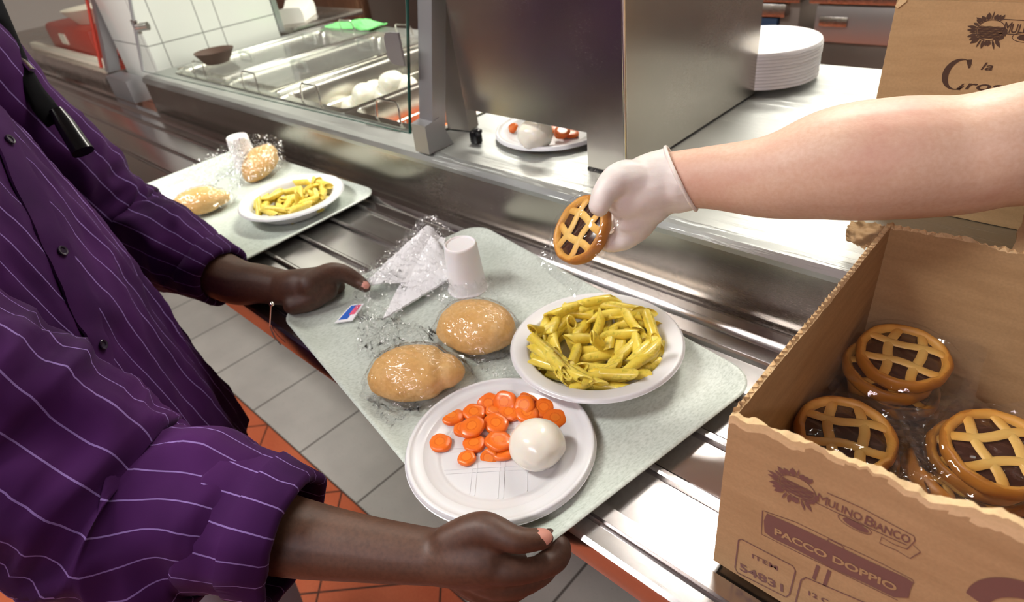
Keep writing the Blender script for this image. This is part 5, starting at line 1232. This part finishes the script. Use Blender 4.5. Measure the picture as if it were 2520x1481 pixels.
# grey corner trim of the partition
b = NB(); box(b, (-2.30, 1.1455, .98), (-2.272, 1.165, 2.78)); struct('trim_1', b, M['steel_matte'])
# ledge behind the partition with a folded towel
t = thing('side_ledge', 'small steel ledge behind the tiled partition end', 'ledge', (-2.45, 1.36, 0))
b = NB(); box(b, (-2.60, 1.19, .965), (-2.26, 1.50, .985), .002); obj('ledge_top', b, M['steel'], t, world=True)
b = NB(); box(b, (-2.58, 1.20, 0.0), (-2.30, 1.48, .965)); obj('cupboard', b, M['steel_dark'], t, world=True)
b = NB(); n = 16; rings = []
for k in range(n + 1):
    u = k / n; h = .030 + .022 * (2 * u - 1) ** 2 + .012 * u; yy = -.085 + .17 * u
    rings.append([(-.055 + .004 * math.sin(u * 5), yy, 0), (.055, yy + .006, 0), (.058, yy + .004, h * .5), (.052, yy, h), (.0, yy, h + .004), (-.050, yy, h * .96), (-.058, yy, h * .5)])
loft(b, rings, True, True, True)
o = obj('folded_towel', b, M['white_cloth']); o.location = (-2.40, 1.29, .986); o.rotation_euler = (0, 0, .75); tag(o, 'folded white towel on the ledge behind the tiled partition', 'towel')
# green cloth
b = NB(); n = 40; V = []
for j in range(n + 1):
    V.append([b.verts.new((-.13 + .26 * i / n, -.045 + .09 * j / n + .01 * math.sin(i * .3), .004 + .020 * math.exp(-((i / n - .68) / .28) ** 2) * math.sin(math.pi * j / n) ** .7 + .006 * abs(fbm((i / n, j / n, 0), 5, 2)))) for i in range(n + 1)])
for j in range(n):
    for i in range(n): b.faces.new((V[j][i], V[j][i + 1], V[j + 1][i + 1], V[j + 1][i]))
bmesh.ops.recalc_face_normals(b, faces=b.faces); bmesh.ops.solidify(b, geom=b.faces[:], thickness=.004)
o = obj('cleaning_cloth', b, M['green_cloth']); o.location = (-2.02, 1.285, CT + .003); o.rotation_euler = (0, 0, .15); tag(o, 'bright green cleaning cloth on the counter behind the lidded pans', 'cloth')
b = NB(); lathe(b, [(0, 0), (.035, 0), (.055, .03), (.057, .034), (.05, .032), (.03, .006), (0, .005)], 32); o = obj('sauce_bowl', b, M['print_dark']); o.location = at(535, 150, z=1.0) + Vector((0, 0, .0)); o.location.z = .9965; tag(o, 'small dark brown bowl on the lidded pan beside the tiled wall', 'bowl')
# kitchen units
def unit(name, label, cat, x0, x1, y0, y1, parts):
    t = thing(name, label, cat, ((x0 + x1) / 2, y0, 0))
    for nm, lo, hi, m in parts:
        b = NB(); box(b, lo, hi, .003); obj(nm, b, m, t, world=True)
    return t
y0 = 2.30
unit('cooking_range', 'stainless cooking range with a small panel, behind the stack of plates', 'cooking range', -.84, .8, y0, 3.0, [
    ('body', (-.82, y0 + .02, .10), (.8, 3.0, .765), M['steel_dark']), ('control_panel', (-.84, y0, .762), (.8, y0 + .03, .876), M['steel_matte']), ('range_top', (-.86, y0 - .02, .884), (.8, 3.0, .93), M['steel']),  # body's brownish dark steel has the red floor's reflection put into its colour
    ('name_plate', (-.865 + .04, y0 - .004, .812), (-.735, y0 + .001, .842), M['steel']), ('plinth', (-.82, y0 + .06, 0), (.8, 2.95, .10), M['black'])])
unit('drawer_unit', 'steel drawer unit left of the cooking range', 'drawer unit', -1.6, -.93, y0, 3.0, [
    ('body', (-1.6, y0 + .02, .10), (-.90, 3.0, .88), M['steel_dark']), ('drawer', (-1.58, y0 - .02, .838), (-.935, y0 + .02, .878), M['steel']), ('top', (-1.62, y0 - .02, .884), (-.89, 3.0, .92), M['steel']), ('blue_panel', (-1.5, y0 - .004, .66), (-.965, y0 + .021, .83), M['blue'])])
unit('back_counter', 'dark steel kitchen cabinet behind the green cloth', 'kitchen cabinet', -3.42, -1.75, y0, 3.0, [
    ('body', (-3.42, y0 + .02, 0), (-1.75, 3.0, 1.0), M['steel_dark']), ('top', (-3.44, y0 - .02, 1.0), (-1.72, 3.0, 1.04), M['steel']), ('door', (-3.38, y0, .12), (-2.6, y0 + .022, .96), M['steel_dark']), ('door', (-2.57, y0, .12), (-1.78, y0 + .022, .96), M['steel_dark'])])
unit('wooden_cupboard', 'brown wooden cupboard behind the folded towel', 'cupboard', -4.6, -3.50, y0, 2.9, [
    ('body', (-4.6, y0 + .02, 0), (-3.50, 2.9, 1.3), M['wood']), ('door', (-4.58, y0, .06), (-4.06, y0 + .021, 1.26), M['wood']), ('door', (-4.04, y0, .06), (-3.52, y0 + .021, 1.26), M['wood'])])
